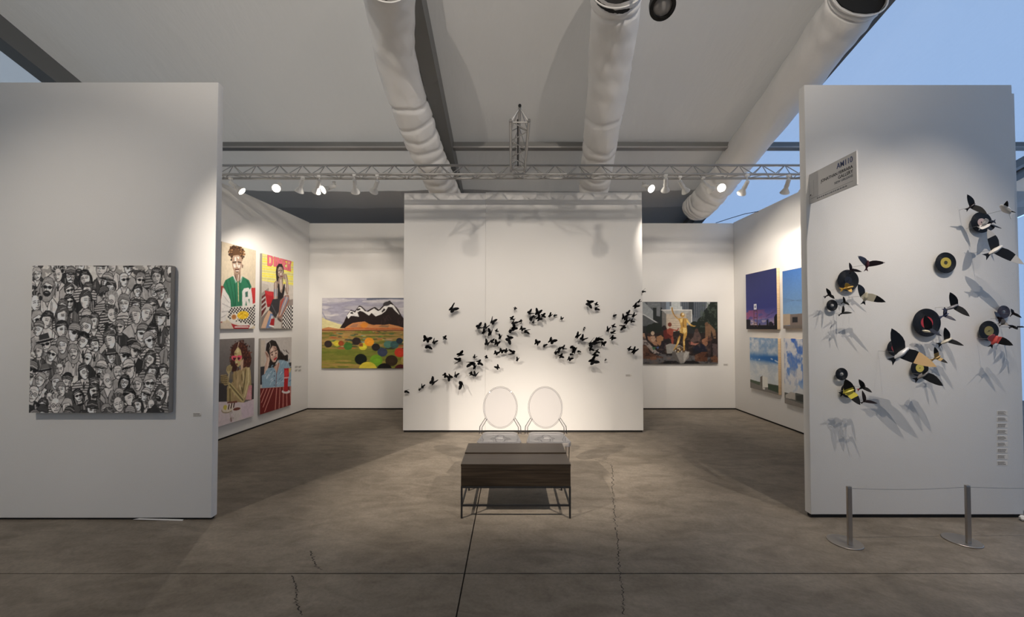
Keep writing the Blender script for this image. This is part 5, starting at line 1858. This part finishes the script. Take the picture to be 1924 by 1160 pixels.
def bird(label, z, body, head, tail, tip_l, tip_r, cb, ci, co=None, tipcut=0.62, off=0.12, wid=1.0, ct=None, lift=0.05, tip2=None):
    """z = (x0, y0, scale) of the measured detail; positions of body, head, tail, wing tips"""
    def W(p, o):
        return U(z[0] + p[0] / z[2], z[1] + p[1] / z[2], YFR - o)
    B, Hd, Tl = W(body, off), W(head, off + 0.012), W(tail, off - 0.012)
    root = thing('bird', label, 'bird')
    root.location = (B.x, YFR, B.z)
    o_ = root.location.copy()
    axis = (Hd - Tl).normalized()
    L0 = (Hd - Tl).length
    # body
    n = 9
    pts = [Tl + (Hd - Tl) * (0.22 + 0.78 * i / (n - 1)) - o_ for i in range(n)]
    rad = [L0 * r for r in (0.05, 0.10, 0.14, 0.165, 0.165, 0.145, 0.12, 0.11, 0.04)]
    bm = bmesh.new()
    tube(bm, pts, rad, 10, flat=0.75)
    bd = smooth(obj('body', bm, cb, root))
    # tail fan
    side = axis.cross(Vector((0, -1, 0))).normalized()
    tb = Tl + (Hd - Tl) * 0.30
    fan = [tb + side * 0.05 * L0, Tl + side * 0.20 * L0 - axis * 0.04 * L0, Tl + side * 0.03 * L0 + axis * 0.06 * L0, Tl - side * 0.03 * L0 + axis * 0.06 * L0, Tl - side * 0.20 * L0 - axis * 0.04 * L0, tb - side * 0.05 * L0]
    obj('tail', plate(bmesh.new(), [p - o_ for p in fan], 0.0022, (0, 1, 0.05)), ct or ci, root)
    # wings
    for tip, cut in ((tip_l, tipcut), (tip_r, tip2 or tipcut)):
        T = W(tip, off + lift)
        w = T - B
        Lw = w.length
        wn = w.normalized()
        c = (axis - wn * axis.dot(wn))
        if c.length < 0.15:
            c = side - wn * side.dot(wn)
        c.normalize()
        up = wn.cross(c)
        ch = min(Lw * 0.34, L0 * 0.42) * wid
        lead = [(0.0, 0.50), (0.15, 0.62), (0.32, 0.72), (0.5, 0.66), (0.68, 0.48), (0.85, 0.24), (1.0, -0.05)]
        trail = [(0.0, -0.52), (0.15, -0.55), (0.32, -0.54), (0.5, -0.50), (0.68, -0.42), (0.85, -0.28), (1.0, -0.05)]

        def at(tab, t):
            for (a, va), (b, vb) in zip(tab, tab[1:]):
                if a <= t <= b:
                    return va + (vb - va) * (t - a) / (b - a)
            return tab[-1][1]

        def seg(t0, t1):
            ts = [t0] + [t for t, _ in lead if t0 < t < t1] + [t1]
            bow = lambda t: up * (0.06 * Lw * math.sin(math.pi * t))
            a = [B + wn * Lw * t + c * ch * at(lead, t) - o_ for t in ts]
            b = [B + wn * Lw * t + c * ch * at(trail, t) - o_ for t in reversed(ts)]
            if t1 >= 1.0:
                b = b[1:]
            return a + b
        if co is None:
            obj('wing', plate(bmesh.new(), seg(0.0, 1.0), 0.0022, up), ci, root)
        else:
            wg = obj('wing', plate(bmesh.new(), seg(0.0, cut), 0.0022, up), ci, root)
            obj('wing_tip', plate(bmesh.new(), seg(cut, 1.0), 0.0022, up), co, wg)
    obj('wire', tubem([Vector((0, -0.001, 0)), B - o_ + Vector((0, 0.004, 0))], 0.0012, 6), M['wire'], root)
    return root


WHT, CRM, GRY, MAR = cm(222, 218, 212), cm(208, 200, 176), cm(120, 116, 114), cm(96, 52, 62)
Z1, Z2, Z3, Z4, Z5 = (1760, 350, 5.8), (1530, 460, 6.444), (1640, 530, 4.833), (1540, 680, 7.733), (1820, 560, 8.288)
DP = mat('dark_plum', srgb(44, 34, 40), 0.35)
bird('dark bird with striped wings at the top of the pink label record', Z1, (392, 222), (420, 188), (318, 262), (335, 88), (550, 300), DP, BLK, off=0.10, wid=1.1)
bird('white bird with black wing tips on a long wire', Z1, (745, 258), (700, 205), (825, 322), (766, 158), (862, 288), WHT, WHT, BLK, 0.35, off=0.16, wid=0.8, tip2=0.6)
bird('small white bird over the pink label record', Z1, (520, 420), (592, 412), (455, 460), (535, 350), (505, 470), WHT, WHT, off=0.13, wid=1.3)
bird('large black bird with white label wing tips over the pink label record', Z1, (640, 690), (712, 650), (525, 770), (560, 465), (955, 850), WHT, BLK, WHT, 0.60, off=0.17, wid=1.0, ct=BLK, lift=0.03)
bird('black bird tucked under the right of the pink label record', Z1, (600, 420), (560, 390), (640, 385), (560, 480), (705, 462), BLK, BLK, off=0.06, wid=1.3)
bird('maroon bird with frayed pale wing tips', Z2, (640, 240), (652, 190), (625, 318), (528, 132), (858, 214), MAR, DP, cm(170, 160, 160), 0.88, off=0.15, wid=1.0, ct=MAR)
bird('small maroon bird above the dark blank record', Z2, (445, 305), (472, 286), (425, 350), (425, 216), (578, 328), DP, DP, off=0.07, wid=0.9)
bird('yellow cut out bird on the rim of the dark blank record', Z2, (405, 528), (472, 505), (312, 545), (385, 462), (455, 575), cm(226, 178, 76), cm(226, 178, 76), off=0.06, wid=1.7, lift=0.02)
bird('black bird with cream label shoulders', Z2, (590, 622), (640, 575), (590, 722), (532, 475), (868, 692), CRM, CRM, BLK, 0.10, off=0.14, wid=1.15, ct=BLK, tip2=0.52)
bird('little black bird at the top of the small wide hole record', Z2, (190, 612), (200, 590), (118, 640), (145, 525), (245, 655), DP, BLK, off=0.07, wid=0.9)
bird('little grey green bird right of the small wide hole record', Z2, (365, 698), (375, 680), (322, 715), (350, 625), (428, 732), cm(60, 62, 60), cm(40, 42, 42), off=0.08, wid=0.9)
bird('little grey green bird below the small wide hole record', Z2, (345, 828), (365, 815), (290, 858), (352, 735), (460, 824), cm(60, 62, 60), cm(40, 42, 42), off=0.09, wid=0.8)
bird('black winged grey bird high beside the red label record', Z3, (745, 225), (775, 205), (640, 265), (704, 92), (882, 313), cm(112, 112, 120), BLK, off=0.15, wid=1.0, ct=cm(64, 68, 92))
bird('blue bird close to the red label record', Z3, (655, 308), (690, 285), (605, 325), (652, 228), (758, 352), cm(84, 92, 128), cm(52, 56, 78), off=0.065, wid=0.8, ct=cm(84, 92, 128))
bird('navy bird with white head in front of the red label record', Z3, (505, 428), (538, 458), (420, 436), (474, 300), (626, 492), cm(222, 214, 190), cm(24, 26, 38), off=0.07, wid=1.1, ct=cm(24, 26, 38))
bird('black bird with cream head below the blue bird', Z3, (675, 530), (720, 512), (588, 575), (655, 412), (828, 578), cm(200, 194, 178), BLK, off=0.11, wid=0.85, ct=BLK)
bird('large black bird with silver body and one peach wing tip', Z3, (250, 640), (322, 598), (160, 725), (175, 420), (582, 768), cm(206, 206, 208, 0.3), BLK, cm(236, 196, 140), 0.999, off=0.19, wid=1.15, ct=BLK, tip2=0.42)
bird('small gold bird with black wing tips', Z3, (580, 690), (615, 672), (525, 715), (563, 590), (682, 738), cm(196, 162, 100), cm(196, 162, 100), BLK, 0.45, off=0.10, wid=0.9)
bird('grey bodied bird over the yellow label record', Z3, (460, 842), (505, 815), (375, 895), (492, 768), (642, 944), GRY, BLK, None, off=0.11, wid=1.1, ct=BLK)
bird('yellow bodied bird with black wings', Z4, (425, 440), (500, 405), (290, 475), (380, 250), (595, 628), cm(222, 206, 76), cm(222, 206, 76), BLK, 0.25, off=0.11, wid=1.25, ct=BLK, tip2=0.45)
bird('black bird with thin red tail', Z4, (635, 378), (668, 350), (545, 412), (573, 254), (765, 447), BLK, BLK, off=0.12, wid=1.0, ct=cm(206, 96, 88))
bird('plum bird below the red tailed bird', Z4, (655, 572), (698, 555), (598, 602), (620, 415), (845, 606), DP, DP, off=0.13, wid=0.9)
bird('red bodied bird with black wing over the olive label record', Z5, (395, 640), (450, 590), (335, 770), (300, 610), (698, 737), cm(206, 84, 80), cm(206, 84, 80), BLK, 0.97, off=0.12, wid=1.2, ct=BLK, tip2=0.30)
bird('pale grey bird between the olive label record and the plum record', Z5, (540, 400), (600, 385), (465, 435), (525, 330), (625, 430), GRY, cm(150, 146, 142), off=0.09, wid=1.0)
bird('black winged bird at the end of the record wall', Z5, (700, 452), (735, 440), (625, 470), (615, 420), (765, 492), DP, BLK, off=0.10, wid=1.0)
bird('dark bird reaching past the wall edge', Z5, (800, 455), (845, 440), (750, 462), (752, 440), (905, 456), DP, BLK, off=0.13, wid=0.9)
bird('dark bird right of the plum record', Z5, (690, 240), (715, 222), (640, 290), (660, 170), (830, 312), DP, BLK, off=0.10, wid=0.85, ct=cm(150, 146, 142))
bird('dark bird hanging left of the plum record', Z5, (480, 320), (500, 300), (475, 405), (402, 210), (560, 330), DP, DP, off=0.06, wid=0.9)

# ------------------------------------------------------------------ wall labels
def wall_label(label, center, xdir, w, h, rows, group=None, seed=0):
    x = Vector(xdir).normalized()
    n = x.cross(Vector((0, 0, 1)))
    root = thing('wall_label', label, 'label', group=group)
    root.matrix_world = Matrix(((x.x, 0, n.x, center[0]), (x.y, 0, n.y, center[1]), (0, 1, 0, center[2]), (0, 0, 0, 1)))
    obj('card', boxm(-w / 2, w / 2, -h / 2, h / 2, 0.0005, 0.002), M['paper'], root)
    rnd = random.Random(seed)
    bm = bmesh.new()
    for r in range(rows):
        y1 = h * (0.42 - 0.84 * r / rows)
        y0 = y1 - h * 0.84 / rows * 0.6
        x0 = -w * 0.46
        while x0 < w * (0.10 + 0.25 * rnd.random()):
            x1 = x0 + w * rnd.uniform(0.06, 0.16)
            box(bm, x0, x1, y0, y1, 0.002, 0.0023)
            x0 = x1 + w * 0.02
    obj('print', bm, M['print'], root)
    return root


q = U(371, 780, YFL)
wall_label('small white label beside the crowd painting', (q.x, YFL, q.z), (1, 0, 0), 0.07, 0.034, 4, seed=1)
q = U(1181, 706, YC)
wall_label('small white label under the butterflies', (q.x, YC, q.z), (1, 0, 0), 0.09, 0.035, 4, seed=2)
q = U(1364, 686, YB)
wall_label('small white label beside the golden figure painting', (q.x, YB, q.z), (1, 0, 0), 0.10, 0.04, 4, seed=3)
for j, (xx, yy, nm) in enumerate(((557, 690, 'upper one, nearer the blue shirt portrait'), (557, 696.5, 'lower one, nearer the blue shirt portrait'), (563.5, 690, 'upper one, nearer the wall corner'), (563.5, 696.5, 'lower one, nearer the wall corner'))):
    k_, z_ = on_plane(xx, yy, (XL0.x, XL0.y), dl)
    c = XL0 + dl * k_
    wall_label('small white label in a block of four, ' + nm, (c.x, c.y, z_), (dl.x, dl.y, 0), 0.105, 0.045, 4, 'labels beside the portraits', seed=4 + j)
for j in range(9):
    q = U(1883, 776.5 + j * 11.8, YFR)
    wall_label('small grey printed label beside the records, %s in its column' % ('topmost', 'second from top', 'third from top', 'fourth from top', 'middle one', 'fourth from bottom', 'third from bottom', 'second from bottom', 'lowest')[j] if j != 4 else 'small grey printed label beside the records, fifth of nine in its column', (q.x, YFR, q.z), (1, 0, 0), 0.085, 0.036, 5, 'column of labels on the record wall', seed=20 + j)

# ------------------------------------------------------------------ booth sign
def text_mesh(s, size, align='RIGHT'):
    cu = bpy.data.curves.new('lettering', 'FONT')
    cu.body = s
    cu.size = size
    cu.align_x = align
    cu.extrude = 0.0006
    cu.offset = 0.0004
    o = bpy.data.objects.new('lettering', cu)
    C.objects.link(o)
    dg = bpy.context.evaluated_depsgraph_get()
    me = bpy.data.meshes.new_from_object(o.evaluated_get(dg))
    bpy.data.objects.remove(o, do_unlink=True)
    return me


XS = 2.505
k_n, z_t = on_plane(1598, 283, (XS, YFR), (0, -1))
k2, z_t2 = on_plane(1524, 330, (XS, YFR), (0, -1))
_, z_b = on_plane(1598, 347.5, (XS, YFR), (0, -1))
print('SIGN', k_n, k2, z_t, z_t2, z_b)
SW = k_n
SH = z_t - z_b
sign = thing('booth_sign', 'white board sign sticking out from the record wall with gallery lettering', 'sign')
sign.matrix_world = Matrix(((0, 0, -1, XS + 0.055), (-1, 0, 0, YFR), (0, 1, 0, z_b), (0, 0, 0, 1)))
obj('board', boxm(0.001, SW, 0, SH, 0.0, 0.012, bevel=0.001, seg=1), M['signwhite'], sign)
for s, ws, y, m in (('AM110', 0.31, 0.735, 'signblue'), ('JONATHAN FERRARA', 0.66, 0.545, 'signblack'), ('GALLERY', 0.285, 0.405, 'signblack'), ('NEW ORLEANS', 0.36, 0.29, 'signgrey')):
    me = text_mesh(s, 0.05)
    o = obj('lettering', me, M[m], sign)
    xs_ = [v.co.x for v in me.vertices]
    k = SW * ws / (max(xs_) - min(xs_))
    o.scale = (k, k * (1.25 if s == 'AM110' else 1.1), 1)
    o.location = (SW * 0.93, SH * y, 0.0124)
obj('rule', boxm(SW * 0.04, SW * 0.93, SH * 0.155, SH * 0.163, 0.012, 0.0126), M['signgrey'], sign)
bm = bmesh.new()
xx = SW * 0.18
rs = random.Random(3)
while xx < SW * 0.80:
    x1 = xx + SW * rs.uniform(0.02, 0.05)
    box(bm, xx, x1, SH * 0.07, SH * 0.11, 0.012, 0.0125)
    xx = x1 + SW * 0.012
obj('small_print', bm, M['signgrey'], sign)
obj('mounting_plate', boxm(0.001, 0.05, SH * 0.25, SH * 0.75, 0.012, 0.015, bevel=0.001, seg=1), M['signwhite'], sign)
smooth(obj('screw', lathem([(0, 0.019), (0.004, 0.018), (0.005, 0.015), (0, 0.015)], (0.02, SH * 0.28, 0), (0, 0, 1), 12), M['black'], sign))

# ------------------------------------------------------------------ low bench table
bx0, bx1, by0, bys, by1, bz = -0.432, 0.496, 3.345, 3.628, 3.925, 0.457
tb = thing('bench_table', 'low dark wooden bench table on a thin black metal frame', 'table', ((bx0 + bx1) / 2, (by0 + by1) / 2, 0))
ox, oy = (bx0 + bx1) / 2, (by0 + by1) / 2
hw, hd = (bx1 - bx0) / 2, (by1 - by0) / 2
ys_ = bys - oy
obj('top_board', boxm(-hw, hw, -hd, ys_ - 0.007, bz - 0.022, bz - 0.003, bevel=0.002), M['bench'], tb)
obj('top_board', boxm(-hw, hw, ys_ + 0.007, hd, bz - 0.022, bz + 0.004, bevel=0.002), M['bench'], tb)
obj('body', boxm(-hw + 0.002, hw - 0.002, -hd + 0.001, hd - 0.002, bz - 0.188, bz - 0.023, bevel=0.002), M['bench'], tb)
t_ = 0.0075
for sx in (-1, 1):
    for sy in (-1, 1):
        x, y = sx * (hw - t_), sy * (hd - t_)
        obj('leg', boxm(x - t_, x + t_, y - t_, y + t_, 0, bz - 0.189, bevel=0.001), M['iron'], tb)
for z in (bz - 0.197, 0.108):
    for sy in (-1, 1):
        y = sy * (hd - t_)
        obj('rail', boxm(-hw + 2 * t_, hw - 2 * t_, y - t_, y + t_, z - t_, z + t_, bevel=0.001), M['iron'], tb)
    for sx in (-1, 1):
        x = sx * (hw - t_)
        obj('rail', boxm(x - t_, x + t_, -hd + 2 * t_, hd - 2 * t_, z - t_, z + t_, bevel=0.001), M['iron'], tb)

# ------------------------------------------------------------------ clear chairs
def chair(x, label):
    root = thing('ghost_chair', label, 'chair', (x, 4.17, 0))
    m = M['clear']
    sz = 0.455
    # seat: rounded trapezoid plate with a turned-down rim
    def outline(g=0.0):
        w_f, w_b, yf_, yb_ = 0.225 - g, 0.185 - g, -0.20 + g, 0.20 - g
        pts = []
        for cx, cy, a0 in ((w_f - 0.05, yf_ + 0.05, -90), (w_b - 0.04, yb_ - 0.04, 0), (-w_b + 0.04, yb_ - 0.04, 90), (-w_f + 0.05, yf_ + 0.05, 180)):
            r = 0.05 if cy < 0 else 0.04
            for k in range(7):
                t = R(a0 + 90 * k / 6)
                pts.append((cx + r * math.cos(t), cy + r * math.sin(t)))
        return pts
    bm = bmesh.new()
    o0, o1, o2 = outline(), outline(0.008), outline(0.03)
    n = len(o0)
    loops = [[bm.verts.new((a, b, z)) for a, b in o] for o, z in ((o1, sz - 0.045), (o0, sz - 0.045), (o0, sz - 0.006), (o1, sz), (o2, sz - 0.002))]
    for A_, B_ in zip(loops, loops[1:]):
        for k in range(n):
            bm.faces.new((A_[k], A_[(k + 1) % n], B_[(k + 1) % n], B_[k]))
    cv = bm.verts.new((0, 0, sz - 0.012))
    for k in range(n):
        bm.faces.new((loops[-1][k], loops[-1][(k + 1) % n], cv))
    low = [[bm.verts.new((a, b, z)) for a, b in o] for o, z in ((o1, sz - 0.010),)]
    for k in range(n):
        bm.faces.new((loops[0][k], loops[0][(k + 1) % n], low[0][(k + 1) % n], low[0][k]))
    bm.faces.new(low[0])
    smooth(obj('seat', bm, M['seat_sheen'], root), 40)
    # oval back, leaning a little
    lean = R(9)
    bc = Vector((0, 0.245, 0.715))
    ex, ey = Vector((1, 0, 0)), Vector((0, math.sin(lean), math.cos(lean)))
    en = ex.cross(ey)
    a_, b_ = 0.186, 0.222
    bm = bmesh.new()
    N = 48
    fr, bk = [], []
    for k in range(N):
        t = 2 * math.pi * k / N
        p_ = bc + ex * a_ * 0.985 * math.cos(t) + ey * b_ * 0.985 * math.sin(t)
        fr.append(bm.verts.new(p_ + en * 0.0035))
        bk.append(bm.verts.new(p_ - en * 0.0035))
    bm.faces.new(fr)
    bm.faces.new(bk[::-1])
    smooth(obj('backrest', bm, m, root), 40)
    rim = [bc + ex * a_ * math.cos(2 * math.pi * k / N) + ey * b_ * math.sin(2 * math.pi * k / N) for k in range(N + 1)]
    smooth(obj('back_rim', tubem(rim, 0.0075, 8, caps=False), m, root))
    for s in (-1, 1):
        t0 = R(-33)
        p0 = bc + ex * s * a_ * math.cos(t0) + ey * b_ * math.sin(t0)
        pts = [p0, p0 + Vector((s * 0.032, -0.012, -0.05)), Vector((s * 0.212, 0.195, 0.51)), Vector((s * 0.216, 0.18, sz - 0.02))]
        smooth(obj('back_post', tubem(pts, [0.014, 0.016, 0.017, 0.017], 10), m, root))
        smooth(obj('leg', tubem([(s * 0.19, -0.165, sz - 0.046), (s * 0.188, -0.17, 0.25), (s * 0.182, -0.175, 0.0)], [0.021, 0.017, 0.012], 12), m, root))
        smooth(obj('leg', tubem([(s * 0.165, 0.165, sz - 0.046), (s * 0.168, 0.20, 0.25), (s * 0.17, 0.255, 0.0)], [0.019, 0.016, 0.012], 12), m, root))
    return root


chair(-0.130, 'clear plastic oval backed chair behind the bench table, nearer the floor joint')
chair(0.372, 'clear plastic oval backed chair behind the bench table, nearer the floor crack')

# ------------------------------------------------------------------ barrier posts
def post(x, y, label):
    root = thing('barrier_post', label, 'post', (x, y, 0))
    smooth(obj('base', lathem([(0, 0), (0.106, 0), (0.109, 0.002), (0.109, 0.006), (0.107, 0.008), (0, 0.008)], (0, 0.045, 0), (0, 0, 1), 40), M['steel'], root), 30)
    obj('post', boxm(-0.016, 0.016, -0.009, 0.009, 0.008, 0.428, bevel=0.003), M['steel'], root)
    obj('cap', boxm(-0.0165, 0.0165, -0.0095, 0.0095, 0.4285, 0.434, bevel=0.002), M['steel'], root)
    return root


def post_xy(px, py):
    return FL(px, py)


p1, p2 = post_xy(1597, 1026), post_xy(1820, 1023)
post(*p1, 'short steel barrier post by the inner end of the record wall')
post(*p2, 'short steel barrier post in front of the label column')
p3 = (p2[0] + 0.95, p2[1] + 0.02)
post(*p3, 'short steel barrier post past the outer end of the record wall')


def cord(a, b, label):
    pts = []
    for i in range(13):
        t = i / 12
        pts.append((a[0] + (b[0] - a[0]) * t, a[1] + (b[1] - a[1]) * t, 0.419 - 0.012 * math.sin(math.pi * t)))
    return tag(smooth(obj('barrier_rope', tubem(pts, 0.0022, 6), M['wire'])), label, 'rope')


cord((p1[0] + 0.0165, p1[1]), (p2[0] - 0.0165, p2[1]), 'thin grey elastic rope between the first two barrier posts')
cord((p2[0] + 0.0165, p2[1]), (p3[0] - 0.0165, p3[1]), 'thin grey elastic rope running on past the label column')
# crumpled white tape at the foot of the record wall
bm = bmesh.new()
q = U(1917, 966, YFR - 0.03)
bmesh.ops.create_icosphere(bm, subdivisions=2, radius=0.03)
rt = random.Random(2)
for v in bm.verts:
    v.co *= rt.uniform(0.7, 1.15)
    v.co.z = max(-0.022, v.co.z * 0.75)
tp = obj('crumpled_tape', bm, M['wall'])
tp.location = (q.x, YFR - 0.05, 0.0222)
tag(tp, 'crumpled white tape on the floor at the outer foot of the record wall', 'tape')
